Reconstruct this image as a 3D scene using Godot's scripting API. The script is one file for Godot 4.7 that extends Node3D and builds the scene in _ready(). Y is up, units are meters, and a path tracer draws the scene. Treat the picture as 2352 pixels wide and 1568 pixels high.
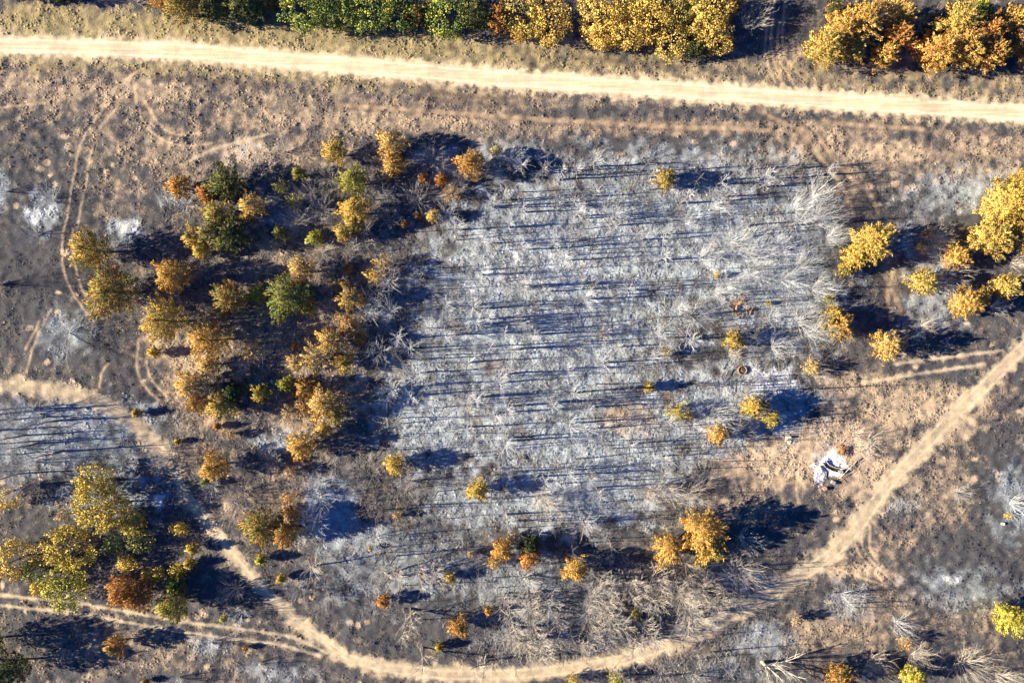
extends Node3D
# A burnt clearing with scorched cedars, seen straight down from a drone at 110 m.
# Pixels: "u, v" are pixels of the photograph at 2352 x 1568; the ground plane is read off under the camera.
const HC := 110.0                    # height of the camera
const MPP := 0.070153                # metres on the ground for one photo pixel
const EXT := Vector2(190.0, 128.0)   # size of the detailed ground
const TW := 2048
const TH := 1380
const CW := 684                      # coarse painting grid, 4 photo pixels a cell
const CH := 462
const U0 := -178.2
const V0 := -128.3

var names := {}
var pv := PackedVector3Array()
var pn := PackedVector3Array()
var pc := PackedColorArray()
var layers := {}                     # coarse maps: ash, white, tan, olive, soil
var warp_noise: FastNoiseLite
var bump_noise: FastNoiseLite
var clump_noise: FastNoiseLite
var road_map := PackedFloat32Array() # 0..1 at half texture size
var path_map := PackedFloat32Array()
var rut_map := PackedFloat32Array()
var dark_map := PackedFloat32Array()
var albedo_bytes := PackedByteArray()
var height_bytes := PackedByteArray()
const LW := 1024
const LH := 690

# ------------------------------------------------------------------ helpers
func numbered(called: String) -> String:
	if not names.has(called):
		names[called] = 0
		return called
	names[called] += 1
	return "%s_%03d" % [called, names[called]]

func tag(o: Node, label := "", category := "", group := "", kind := "") -> void:
	if label != "": o.set_meta("label", label)
	if category != "": o.set_meta("category", category)
	if group != "": o.set_meta("group", group)
	if kind != "": o.set_meta("kind", kind)

func thing(called: String, label: String, category: String, at: Vector3, turn := 0.0, group := "") -> Node3D:
	var o := Node3D.new()
	o.name = numbered(called)
	add_child(o)
	o.position = at
	o.rotation.y = turn
	tag(o, label, category, group)
	return o

func part(called: String, mesh: Mesh, mat: Material, parent: Node) -> MeshInstance3D:
	var o := MeshInstance3D.new()
	o.mesh = mesh
	o.material_override = mat
	o.name = called
	parent.add_child(o, true)
	return o

func fresh() -> void:
	pv = PackedVector3Array()
	pn = PackedVector3Array()
	pc = PackedColorArray()

func commit() -> ArrayMesh:
	var a := []
	a.resize(Mesh.ARRAY_MAX)
	a[Mesh.ARRAY_VERTEX] = pv
	a[Mesh.ARRAY_NORMAL] = pn
	a[Mesh.ARRAY_COLOR] = pc
	var m := ArrayMesh.new()
	m.add_surface_from_arrays(Mesh.PRIMITIVE_TRIANGLES, a)
	return m

func tri(a: Vector3, b: Vector3, c: Vector3, n: Vector3, col: Color) -> void:
	if (c - a).cross(b - a).dot(n) < 0.0:
		var t := b
		b = c
		c = t
	pv.push_back(a); pv.push_back(b); pv.push_back(c)
	pn.push_back(n); pn.push_back(n); pn.push_back(n)
	pc.push_back(col); pc.push_back(col); pc.push_back(col)

func tri_flat(a: Vector3, b: Vector3, c: Vector3, out: Vector3, col: Color) -> void:
	var n := (c - a).cross(b - a).normalized()
	if n.dot(out) < 0.0: n = -n
	tri(a, b, c, n, col)

func tube(p0: Vector3, p1: Vector3, r0: float, r1: float, sides: int, col: Color) -> void:
	var d := (p1 - p0)
	if d.length() < 0.001: return
	d = d.normalized()
	var x := d.cross(Vector3(0.31, 0.2, 0.93)).normalized()
	var y := d.cross(x)
	for k in sides:
		var a0 := TAU * k / sides
		var a1 := TAU * (k + 1) / sides
		var n0 := x * cos(a0) + y * sin(a0)
		var n1 := x * cos(a1) + y * sin(a1)
		var nm := (n0 + n1).normalized()
		tri(p0 + n0 * r0, p1 + n0 * r1, p1 + n1 * r1, nm, col)
		tri(p0 + n0 * r0, p1 + n1 * r1, p0 + n1 * r0, nm, col)

func boxy(c: Vector3, size: Vector3, b: Basis, col: Color, jit := 0.0, rng: RandomNumberGenerator = null) -> void:
	var p := []
	for k in 8:
		var q := Vector3((1 if k & 1 else -1) * size.x, (1 if k & 2 else -1) * size.y, (1 if k & 4 else -1) * size.z) * 0.5
		if rng: q += Vector3(rng.randf_range(-jit, jit), rng.randf_range(-jit, jit), rng.randf_range(-jit, jit))
		p.append(c + b * q)
	for f in [[0, 2, 6, 4], [1, 3, 7, 5], [0, 1, 5, 4], [2, 3, 7, 6], [0, 1, 3, 2], [4, 5, 7, 6]]:
		var m: Vector3 = (p[f[0]] + p[f[1]] + p[f[2]] + p[f[3]]) * 0.25
		tri_flat(p[f[0]], p[f[1]], p[f[2]], m - c, col)
		tri_flat(p[f[0]], p[f[2]], p[f[3]], m - c, col)

func px(u: float, v: float, h := 0.0) -> Vector3:      # the point at height h that shows at photo pixel u, v
	var s := MPP * (1.0 - h / HC)
	return Vector3((u - 1176.0) * s, h, (v - 784.0) * s)

func tile_uv(t: int, x: float, y: float) -> Vector2:   # nine enlarged views of the photo, 3 x 3
	return Vector2([0.0, 783.7, 1567.4][t % 3] + x * 0.3336, [0.0, 523.1, 1045.2][t / 3] + y * 0.3336)

func mat_vertex(rough := 0.9) -> StandardMaterial3D:
	var m := StandardMaterial3D.new()
	m.vertex_color_use_as_albedo = true
	m.roughness = rough
	m.metallic_specular = 0.2
	m.cull_mode = BaseMaterial3D.CULL_DISABLED
	return m

func ss(a: float, b: float, x: float) -> float:
	var t := clampf((x - a) / (b - a), 0.0, 1.0)
	return t * t * (3.0 - 2.0 * t)

# ------------------------------------------------------------------ ground: coarse painting
func paint(layer: String, u: float, v: float, ru: float, rv: float, value: float, soft := 0.5) -> void:
	var a: PackedFloat32Array = layers[layer]
	var x0 := maxi(0, int((u - ru * 1.4 - U0) / 4.0))
	var x1 := mini(CW - 1, int((u + ru * 1.4 - U0) / 4.0))
	var y0 := maxi(0, int((v - rv * 1.4 - V0) / 4.0))
	var y1 := mini(CH - 1, int((v + rv * 1.4 - V0) / 4.0))
	for y in range(y0, y1 + 1):
		var dv := (V0 + y * 4.0 - v) / rv
		for x in range(x0, x1 + 1):
			var pu := U0 + x * 4.0
			var du := (pu - u) / ru
			var d := sqrt(du * du + dv * dv) + warp_noise.get_noise_2d(pu, V0 + y * 4.0) * 0.45
			var w := 1.0 - ss(1.0 - soft, 1.1, d)
			if w > 0.0:
				var i := y * CW + x
				a[i] = lerpf(a[i], value, w)
	layers[layer] = a

func coarse(layer: String, u: float, v: float) -> float:
	var x := clampi(int((u - U0) / 4.0), 0, CW - 1)
	var y := clampi(int((v - V0) / 4.0), 0, CH - 1)
	return layers[layer][y * CW + x]

func stroke(map: PackedFloat32Array, pts: Array, width: float, value: float, edge := 0.5) -> PackedFloat32Array:
	# pts are photo pixels [u, v] or [u, v, width]
	var k := 1024.0 / 190.0 * MPP     # photo pixels to line-map cells
	for i in pts.size() - 1:
		var a := Vector2((pts[i][0] - U0) * k, (pts[i][1] - V0) * k)
		var b := Vector2((pts[i + 1][0] - U0) * k, (pts[i + 1][1] - V0) * k)
		var wa: float = (pts[i][2] if pts[i].size() > 2 else width) * k * 0.5
		var wb: float = (pts[i + 1][2] if pts[i + 1].size() > 2 else width) * k * 0.5
		var w := maxf(wa, wb) * 1.5 + 2.0
		var ab := b - a
		var l2 := maxf(ab.length_squared(), 0.0001)
		for y in range(maxi(0, int(minf(a.y, b.y) - w)), mini(LH - 1, int(maxf(a.y, b.y) + w)) + 1):
			for x in range(maxi(0, int(minf(a.x, b.x) - w)), mini(LW - 1, int(maxf(a.x, b.x) + w)) + 1):
				var p := Vector2(x, y)
				var t := clampf((p - a).dot(ab) / l2, 0.0, 1.0)
				var hw := lerpf(wa, wb, t)
				var d := p.distance_to(a + ab * t) + warp_noise.get_noise_2d(x * 6.0, y * 6.0) * hw * 0.5
				var q := value * (1.0 - ss(hw * (1.0 - edge) - 0.3, hw * (1.0 + edge * 0.4) + 0.5, d))
				var j := y * LW + x
				if q > map[j]: map[j] = q
	return map

func curve(pts: Array) -> Array:                        # a smooth line through the points
	var out := []
	for i in pts.size() - 1:
		var p0 = pts[maxi(i - 1, 0)]
		var p1 = pts[i]
		var p2 = pts[i + 1]
		var p3 = pts[mini(i + 2, pts.size() - 1)]
		for s in 6:
			var t := s / 6.0
			var q := []
			for c in p1.size():
				q.append(0.5 * (2.0 * p1[c] + (p2[c] - p0[c]) * t + (2.0 * p0[c] - 5.0 * p1[c] + 4.0 * p2[c] - p3[c]) * t * t + (3.0 * p1[c] - p0[c] - 3.0 * p2[c] + p3[c]) * t * t * t))
			out.append(q)
	out.append(pts[-1])
	return out

func tl(t: int, pts: Array) -> Array:
	var out := []
	for p in pts:
		var q := tile_uv(t, p[0], p[1])
		out.append([q.x, q.y])
	return curve(out)

func road_v(u: float) -> float:
	var k := [[-300, 92], [0, 101], [400, 114], [783, 147], [1176, 180], [1567, 206], [2352, 259], [2700, 286]]
	for i in k.size() - 1:
		if u <= k[i + 1][0]:
			return lerpf(k[i][1], k[i + 1][1], (u - k[i][0]) / float(k[i + 1][0] - k[i][0]))
	return 286.0

func paint_ground() -> void:
	for l in ["ash", "white", "tan", "olive", "soil"]:
		var a := PackedFloat32Array()
		a.resize(CW * CH)
		layers[l] = a
	# dry grass between the char, by zones (value = share of straw)
	paint("tan", 1176, 784, 3000, 3000, 0.30, 0.1)
	for y in CH:
		for x in CW:
			var u := U0 + x * 4.0
			var v := V0 + y * 4.0
			var d := v - road_v(u) + warp_noise.get_noise_2d(u, v) * 40.0
			var w := 1.0 - ss(90.0, 190.0, absf(d - 30.0))
			var i := y * CW + x
			layers["tan"][i] = lerpf(layers["tan"][i], 0.50, w)
			layers["olive"][i] = (1.0 - ss(20.0, 75.0, absf(d + 42.0))) * lerpf(0.95, 0.25, ss(500.0, 1900.0, u)) + (1.0 - ss(8.0, 24.0, absf(d - 34.0))) * lerpf(0.6, 0.0, ss(700.0, 1400.0, u))
	for p in [[60, 190, 120, 40, .62], [330, 205, 140, 40, .72], [430, 170, 120, 25, .36], [420, 270, 70, 40, .34], [650, 200, 120, 16, .38], [250, 330, 120, 60, .5], [400, 350, 130, 90, .55], [120, 480, 160, 190, .2], [60, 640, 180, 160, .12],
			[250, 430, 120, 120, .36], [430, 430, 80, 60, .52], [560, 345, 90, 35, .82], [700, 350, 120, 50, .55], [900, 270, 500, 35, .66], [1350, 255, 260, 18, .2], [1750, 258, 330, 26, .22], [1000, 320, 220, 26, .34], [1500, 330, 420, 30, .22],
			[1600, 285, 300, 10, .55], [1880, 320, 110, 60, .74], [2050, 350, 130, 40, .8], [2260, 330, 150, 50, .62], [2300, 290, 130, 25, .3], [2100, 300, 70, 30, .3], [2200, 390, 130, 40, .5], [1950, 420, 60, 60, .55], [2000, 520, 70, 90, .3],
			[2060, 600, 50, 100, .4], [2200, 650, 150, 140, .18], [1700, 250, 80, 22, .4], [1350, 110, 300, 25, .35], [1250, 92, 130, 12, .6], [1550, 130, 200, 14, .2], [1800, 130, 60, 40, .5], [2100, 200, 330, 25, .42],
			[650, 700, 260, 350, .42], [430, 850, 70, 120, .85], [360, 760, 50, 90, .7], [480, 960, 80, 50, .6], [700, 980, 100, 40, .7], [800, 900, 60, 70, .6], [560, 780, 60, 60, .5], [250, 880, 130, 60, .2], [150, 800, 150, 60, .12],
			[600, 1150, 150, 120, .42], [440, 1040, 70, 60, .55], [150, 1200, 200, 120, .25], [300, 1330, 120, 60, .4], [300, 1490, 330, 80, .45], [600, 1540, 200, 40, .36], [900, 1330, 260, 150, .12], [1050, 1440, 350, 60, .26], [1400, 1450, 220, 60, .45],
			[1450, 970, 110, 75, .9], [1400, 880, 60, 40, .6], [1530, 900, 50, 40, .7], [1300, 860, 90, 50, .4], [1100, 960, 80, 40, .55], [1150, 835, 80, 40, .5], [1640, 720, 70, 50, .4], [1330, 530, 14, 16, .95], [1620, 560, 60, 40, .6],
			[2120, 950, 230, 110, .84], [1950, 880, 110, 40, .7], [2180, 850, 120, 35, .2], [2250, 870, 70, 30, .25], [1780, 1060, 170, 80, .9], [1900, 1010, 90, 60, .95], [1980, 1080, 90, 90, .85], [1700, 1150, 130, 70, .5], [1950, 1200, 60, 60, .5],
			[2160, 1130, 130, 110, .62], [2300, 1080, 90, 160, .3], [2080, 1250, 130, 60, .48], [2250, 1280, 160, 70, .16], [2050, 1380, 130, 60, .5], [1900, 1450, 180, 60, .6], [1780, 1420, 60, 60, .3], [2250, 1420, 150, 60, .4], [2200, 1500, 200, 60, .35],
			[1850, 1530, 250, 40, .3], [1980, 1310, 120, 25, .8], [2120, 990, 70, 30, .3], [2300, 1150, 90, 210, .14], [2240, 1290, 190, 85, .10], [2170, 1130, 100, 90, .5], [1400, 1440, 260, 70, .2], [1050, 1440, 300, 60, .14], [1780, 1060, 150, 70, 1.0], [1910, 1010, 110, 70, 1.0], [1990, 1080, 70, 80, .95], [60, 640, 150, 130, .05], [120, 500, 90, 120, .14]]:
		paint("tan", p[0], p[1], p[2], p[3], p[4] + (0.04 if p[4] > 0.3 else 0.0), 0.75)
	var dots := RandomNumberGenerator.new()
	dots.seed = 31
	for k in 420:
		var du := dots.randf_range(0, 2352)
		var dv := dots.randf_range(180, 1568)
		if coarse("tan", du, dv) > 0.45 or (du > 850 and du < 1900 and dv > 400): continue
		paint("tan", du, dv, dots.randf_range(5, 11), dots.randf_range(5, 10), 0.95, 0.4)
	for p in [[2090, 1040], [1450, 1190], [2100, 1180], [1900, 1170], [1550, 1300], [1600, 1290], [1850, 1215], [1280, 1280], [2160, 1215], [1460, 1260], [2080, 960], [2310, 1120], [2290, 1160]]:
		var dp := tile_uv(2, p[0], p[1])
		paint("tan", dp.x, dp.y, 10, 9, 1.0, 0.3)
	# ash from the burnt brush
	for p in [[1250, 760, 440, 420, .8], [1500, 540, 420, 210, .72], [1760, 620, 230, 270, .78], [1380, 1060, 280, 180, .8], [1000, 960, 190, 170, .72], [1080, 1150, 150, 90, .6], [1560, 400, 380, 90, .5], [1250, 560, 260, 160, .85], [1250, 640, 220, 60, .95],
			[1700, 930, 230, 110, .9], [1640, 1000, 120, 60, .85], [1300, 1150, 250, 90, .78], [1050, 380, 120, 60, .5], [150, 1010, 270, 120, .5], [200, 950, 220, 50, .55], [150, 760, 85, 75, .4], [95, 480, 60, 70, .5], [5, 430, 30, 60, .5], [285, 530, 55, 40, .6],
			[400, 450, 60, 40, .5], [2200, 440, 170, 75, .47], [2150, 680, 110, 120, .46], [2120, 560, 100, 90, .4], [2330, 1150, 70, 140, .42], [2200, 1350, 170, 70, .36], [1950, 1380, 70, 60, .38], [850, 1250, 110, 70, .75], [760, 1180, 80, 130, .8],
			[640, 1010, 90, 40, .6], [900, 1300, 260, 130, .42], [1200, 1330, 250, 90, .45], [1250, 1430, 250, 60, .3], [480, 1480, 60, 35, .45], [640, 1545, 110, 40, .42], [1700, 1330, 110, 50, .45], [1750, 1470, 90, 60, .5], [250, 1140, 170, 80, .5],
			[560, 345, 100, 35, .25], [1150, 350, 180, 40, .35], [1250, 880, 60, 30, .5], [650, 480, 110, 70, .35], [1420, 960, 80, 50, .2], [1130, 840, 60, 30, .35], [1700, 1540, 160, 40, .3], [2080, 1160, 60, 40, .25], [1640, 720, 60, 40, .45]]:
		paint("ash", p[0], p[1], p[2], p[3], p[4], 0.8)
	for p in [[1765, 875, 75, 38, .9], [1740, 950, 70, 30, .8], [1630, 975, 45, 30, .8], [1790, 985, 30, 30, .6], [1905, 1062, 48, 40, 1.0], [1880, 1092, 18, 22, 1.0], [95, 470, 36, 40, .38], [70, 500, 30, 20, .36], [285, 525, 28, 25, .42], [1500, 905, 30, 22, .6],
			[1250, 640, 150, 40, .35], [1210, 590, 120, 40, .3], [2200, 1330, 30, 16, .4], [360, 1150, 16, 20, .5], [1100, 660, 60, 20, .5]]:
		paint("white", p[0], p[1], p[2], p[3], p[4])
	for p in [[1705, 715, 45, 45, .9], [1700, 770, 50, 40, .6], [1750, 1080, 150, 60, .3], [1650, 1040, 80, 40, .5], [1620, 560, 40, 30, .5], [2050, 640, 35, 60, .6], [1640, 880, 60, 40, .5], [1150, 840, 60, 30, .6], [500, 830, 70, 60, .3], [640, 700, 200, 200, .25],
			[1950, 470, 30, 40, .8], [1550, 1500, 120, 40, .5], [2020, 1450, 200, 40, .3]]:
		paint("soil", p[0], p[1], p[2], p[3], p[4])
	# the gravel road, the dirt track, the ruts
	for m in 4:
		var a := PackedFloat32Array()
		a.resize(LW * LH)
		match m:
			0: road_map = a
			1: path_map = a
			2: rut_map = a
			3: dark_map = a
	var r := []
	for u in range(-200, 2600, 40):
		r.append([u, road_v(u)])
	road_map = stroke(road_map, r, 47.0, 0.8, 0.30)
	for off in [-13.0, 14.0]:
		var lane := []
		for u in range(-200, 2600, 40):
			lane.append([u, road_v(u) + off])
		road_map = stroke(road_map, lane, 11.0, 1.0, 0.8)
	path_map = stroke(path_map, curve([[400, 1085, 22], [435, 1150, 30], [480, 1205, 36], [560, 1300, 34], [640, 1390, 34], [740, 1470, 38], [830, 1520, 40], [1000, 1546, 44], [1200, 1546, 44], [1400, 1520, 46], [1550, 1470, 50], [1700, 1400, 52], [1850, 1315, 56], [1950, 1232, 56], [2040, 1112, 52], [2150, 995, 48], [2260, 885, 45], [2352, 795, 44], [2560, 590, 44]]), 40, 0.86, 0.6)
	for off in [Vector2(-6, -9), Vector2(6, 9)]:
		var lane2 := []
		for p in curve([[470, 1195], [560, 1300], [640, 1390], [740, 1470], [830, 1520], [1000, 1546], [1200, 1546], [1400, 1520], [1550, 1470], [1700, 1400], [1850, 1315], [1950, 1232], [2040, 1112], [2150, 995], [2260, 885], [2352, 795], [2560, 590]]):
			lane2.append([p[0] + off.x, p[1] + off.y])
		path_map = stroke(path_map, lane2, 14.0, 1.0, 0.8)
	path_map = stroke(path_map, r, 66.0, 0.62, 0.5)
	path_map = stroke(path_map, curve([[-180, 870], [0, 882], [100, 892], [200, 915], [290, 955], [350, 1020], [405, 1090]]), 44, 0.68, 0.7)
	for l in [tl(6, [[0, 960], [400, 1000], [800, 1060], [1300, 1150], [1700, 1200], [2000, 1250], [2250, 1360]]), tl(6, [[0, 1030], [500, 1085], [1000, 1170], [1500, 1250], [1900, 1300], [2200, 1380]]),
			tl(5, [[1250, 1060], [1700, 990], [2070, 935]]), tl(5, [[1450, 935], [1800, 890], [2200, 840]]), tl(0, [[1250, 1130], [1500, 1010], [1850, 920]])]:
		path_map = stroke(path_map, l, 9.0, 0.8, 0.7)
	for l in [tl(0, [[720, 720], [560, 960], [500, 1200], [440, 1560]]), tl(0, [[790, 740], [640, 960], [590, 1200], [520, 1560]]), tl(3, [[430, 0], [420, 200], [470, 400], [640, 650]]), tl(3, [[490, 0], [500, 200], [560, 420], [700, 620]]),
			tl(0, [[910, 560], [960, 800], [1080, 940], [1250, 1000], [1450, 980]]), tl(0, [[990, 690], [1080, 840], [1200, 920], [1380, 910]]), tl(0, [[980, 460], [860, 540], [760, 640], [690, 730]]), tl(0, [[0, 735], [300, 700]]),
			tl(3, [[945, 760], [930, 950], [980, 1080], [1100, 1200]]), tl(3, [[1010, 770], [1000, 950], [1060, 1080], [1180, 1200]]), tl(3, [[340, 560], [240, 760], [180, 990]]), tl(3, [[260, 640], [170, 830]]), tl(3, [[740, 930], [690, 1000], [680, 1090]]),
			tl(2, [[600, 0], [570, 300], [590, 450], [640, 570]]), tl(2, [[628, 0], [605, 300], [630, 430], [690, 570]]), tl(2, [[665, 150], [650, 330], [680, 440], [760, 570]]), tl(2, [[700, 0], [685, 300], [730, 430], [850, 560]]),
			tl(8, [[1190, 540], [1190, 620], [1260, 740], [1390, 880]]), tl(8, [[1230, 520], [1240, 640], [1330, 760], [1480, 900]]), tl(8, [[1290, 490], [1290, 640], [1370, 760]]), tl(8, [[1000, 760], [1200, 830], [1400, 900]]), tl(8, [[370, 0], [390, 150], [440, 310]]), tl(8, [[800, 0], [780, 150], [790, 320]])]:
		rut_map = stroke(rut_map, l, 6.0, 0.62, 0.6)
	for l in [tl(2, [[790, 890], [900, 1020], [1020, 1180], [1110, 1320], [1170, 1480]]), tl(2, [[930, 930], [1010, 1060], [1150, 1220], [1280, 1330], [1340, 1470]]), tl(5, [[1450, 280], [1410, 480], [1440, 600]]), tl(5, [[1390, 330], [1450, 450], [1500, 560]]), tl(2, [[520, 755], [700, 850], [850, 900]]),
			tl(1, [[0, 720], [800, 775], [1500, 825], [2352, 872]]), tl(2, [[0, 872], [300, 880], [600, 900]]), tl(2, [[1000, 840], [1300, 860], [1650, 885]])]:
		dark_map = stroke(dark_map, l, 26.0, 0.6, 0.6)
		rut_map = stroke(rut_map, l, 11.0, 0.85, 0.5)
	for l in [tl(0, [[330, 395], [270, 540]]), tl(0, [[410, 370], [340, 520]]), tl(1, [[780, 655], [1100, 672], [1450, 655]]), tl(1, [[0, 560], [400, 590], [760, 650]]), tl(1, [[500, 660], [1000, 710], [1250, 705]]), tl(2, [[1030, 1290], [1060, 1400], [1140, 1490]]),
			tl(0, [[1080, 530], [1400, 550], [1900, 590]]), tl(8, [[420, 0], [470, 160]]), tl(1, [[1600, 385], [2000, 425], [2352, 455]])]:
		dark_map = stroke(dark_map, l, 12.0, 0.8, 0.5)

func layer_bytes(l: String) -> PackedByteArray:
	var b := PackedByteArray()
	b.resize(CW * CH)
	var a: PackedFloat32Array = layers[l]
	for i in CW * CH:
		b[i] = int(clampf(a[i], 0.0, 1.0) * 255.0)
	var im := Image.create_from_data(CW, CH, false, Image.FORMAT_L8, b)
	var sx := int(CW * 4.0 * MPP / EXT.x * TW)         # the coarse grid is a little larger than the texture
	var sy := int(CH * 4.0 * MPP / EXT.y * TH)
	im.resize(sx, sy, Image.INTERPOLATE_BILINEAR)
	im.crop(TW, TH)
	return im.get_data()

func map_bytes(a: PackedFloat32Array) -> PackedByteArray:
	var b := PackedByteArray()
	b.resize(LW * LH)
	for i in LW * LH:
		b[i] = int(clampf(a[i], 0.0, 1.0) * 255.0)
	var im := Image.create_from_data(LW, LH, false, Image.FORMAT_L8, b)
	im.resize(TW, TH, Image.INTERPOLATE_BILINEAR)
	return im.get_data()

func noise_bytes(sd: int, freq: float, oct: int, stretch := 1) -> PackedByteArray:
	var n := FastNoiseLite.new()
	n.noise_type = FastNoiseLite.TYPE_SIMPLEX_SMOOTH
	n.seed = sd
	n.frequency = freq
	n.fractal_type = FastNoiseLite.FRACTAL_FBM if oct > 1 else FastNoiseLite.FRACTAL_NONE
	n.fractal_octaves = oct
	var im := n.get_image(TW / stretch, TH, false, false, true)
	if stretch > 1: im.resize(TW, TH, Image.INTERPOLATE_BILINEAR)
	im.convert(Image.FORMAT_L8)
	return im.get_data()

var B := {}
func compose_rows(y0: int, y1: int, out: Array, slot: int) -> void:
	var ash: PackedByteArray = B.ash
	var white: PackedByteArray = B.white
	var tan_: PackedByteArray = B.tan
	var olive: PackedByteArray = B.olive
	var soil: PackedByteArray = B.soil
	var road: PackedByteArray = B.road
	var path: PackedByteArray = B.path
	var rut: PackedByteArray = B.rut
	var dark: PackedByteArray = B.dark
	var n1: PackedByteArray = B.n1
	var n2: PackedByteArray = B.n2
	var n3: PackedByteArray = B.n3
	var n4: PackedByteArray = B.n4
	var streak: PackedByteArray = B.streak
	var col := PackedByteArray()
	col.resize((y1 - y0) * TW * 3)
	var hgt := PackedByteArray()
	hgt.resize((y1 - y0) * TW)
	var o := 0
	var ho := 0
	var k := 1.0 / 255.0
	for i in range(y0 * TW, y1 * TW):
		var a1 := n1[i] * k
		var a2 := n2[i] * k
		var a3 := n3[i] * k
		var a4 := n4[i] * k
		var fine := a1 * 0.40 + a2 * 0.28 + a4 * 0.32
		# char and bare soil
		var sl := clampf(soil[i] * k + (a3 - 0.62) * 0.9 + (tan_[i] * k - 0.3) * 1.5, 0.0, 0.85)
		var tone := 0.45 + 0.5 * a1 + 0.65 * a4
		var r := lerpf(0.054, 0.180, sl) * tone
		var g := lerpf(0.054, 0.140, sl) * tone
		var b := lerpf(0.059, 0.108, sl) * tone
		# straw
		var t := tan_[i] * k
		var s := clampf(((t - 0.55) * 1.45 + (fine - 0.5) * 1.5 + (a3 - 0.5) * 0.9) / 0.75 + 0.5, 0.0, 1.0)
		var q := (0.38 + 0.40 * a2 + 0.45 * a4) * (0.70 + 0.5 * t)
		var tr := 0.36 * q
		var tg := 0.275 * q
		var tb := 0.190 * q
		r += (tr - r) * s
		g += (tg - g) * s
		b += (tb - b) * s
		# green-brown verge grass
		var ol := olive[i] * k
		if ol > 0.0:
			ol = clampf(ol * 1.5 + (a3 - 0.6) * 1.1, 0.0, 0.92)
			var oq := 0.35 + 1.15 * fine
			r += (0.245 * oq - r) * ol
			g += (0.200 * oq - g) * ol
			b += (0.105 * oq - b) * ol
		# ash
		var as_ := ash[i] * k
		if as_ > 0.0:
			as_ = clampf((as_ - 0.5) * 1.3 + 0.56 + (fine - 0.5) * 0.75 + (a3 - 0.5) * 0.8, 0.0, 0.94)
			var aq := (0.50 + 0.42 * a1 + 0.50 * a4) * (0.72 + 0.3 * ash[i] * k)
			r += (0.345 * aq - r) * as_
			g += (0.395 * aq - g) * as_
			b += (0.43 * aq - b) * as_
		var wh := white[i] * k
		if wh > 0.0:
			wh = clampf((wh - 0.5) * 1.3 + 0.38 + (fine - 0.5) * 2.0 + (a3 - 0.5) * 1.3, 0.0, 1.0)
			r += (0.54 - r) * wh
			g += (0.56 - g) * wh
			b += (0.58 - b) * wh
		# charred specks lying on everything
		var sp := clampf((a1 - 0.66) * 6.0, 0.0, 1.0) * clampf((0.60 - a2) * 5.0, 0.0, 1.0)
		sp *= 1.0 - 0.75 * s * (1.0 - as_)
		r *= 1.0 - 0.7 * sp
		g *= 1.0 - 0.7 * sp
		b *= 1.0 - 0.65 * sp
		# ruts and tracks of bare pale soil
		var rt := rut[i] * k
		if rt > 0.0:
			rt = clampf(rt * (0.7 + 0.6 * a1), 0.0, 0.92)
			r += (0.43 - r) * rt
			g += (0.318 - g) * rt
			b += (0.205 - b) * rt
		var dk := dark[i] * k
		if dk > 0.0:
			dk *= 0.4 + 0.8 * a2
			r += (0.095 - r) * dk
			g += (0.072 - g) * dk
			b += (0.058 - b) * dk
		var pt := path[i] * k
		if pt > 0.0:
			var st := streak[i] * k
			var worn := clampf((pt - 0.86) * 7.0, 0.0, 1.0)
			pt = clampf(pt * 1.15 + (a1 - 0.5) * 0.45 * (1.0 - worn) + (a3 - 0.5) * 1.1 * (1.0 - worn), 0.0, 0.97)
			var pq := 0.62 + 0.28 * a2 + 0.1 * (st - 0.5) + 0.13 * worn
			r += (0.53 * pq - r) * pt
			g += (0.425 * pq - g) * pt
			b += (0.285 * pq - b) * pt
		var rd := road[i] * k
		if rd > 0.0:
			var st2 := streak[i] * k
			var lane := clampf((rd - 0.8) * 5.0, 0.0, 1.0)
			rd = clampf(rd * 1.3 + (a2 - 0.6) * 0.6 * (0.8 - rd), 0.0, 1.0)
			var rq := 0.66 + 0.10 * a1 + 0.34 * (st2 - 0.4) + 0.30 * lane
			r += (0.66 * rq - r) * rd
			g += (0.555 * rq - g) * rd
			b += (0.385 * rq - b) * rd
		col[o] = int(255.0 * clampf(pow(r, 0.4545), 0.0, 1.0))
		col[o + 1] = int(255.0 * clampf(pow(g, 0.4545), 0.0, 1.0))
		col[o + 2] = int(255.0 * clampf(pow(b, 0.4545), 0.0, 1.0))
		o += 3
		var flat := maxf(rd, pt * 0.75)
		hgt[ho] = int(255.0 * clampf(lerpf(fine * 0.8 + s * 0.12, 0.45 + (a1 - 0.5) * 0.16, flat) - rt * 0.12, 0.0, 1.0))
		ho += 1
	out[slot] = [col, hgt]

func land(x: float, z: float) -> float:
	var u := x / MPP + 1176.0
	var v := z / MPP + 784.0
	var lx := clampi(int((u - U0) * 0.37808), 0, LW - 1)
	var ly := clampi(int((v - V0) * 0.37808), 0, LH - 1)
	var i := ly * LW + lx
	var flat := maxf(road_map[i], path_map[i] * 0.8)
	var h := bump_noise.get_noise_2d(x, z) * 0.28 + clump_noise.get_noise_2d(x, z) * 0.19 * (1.0 - flat) - rut_map[i] * 0.06
	var e := minf(EXT.x * 0.5 - absf(x), EXT.y * 0.5 - absf(z))
	return h - 0.5 * (1.0 - ss(0.0, 4.0, e))

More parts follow.
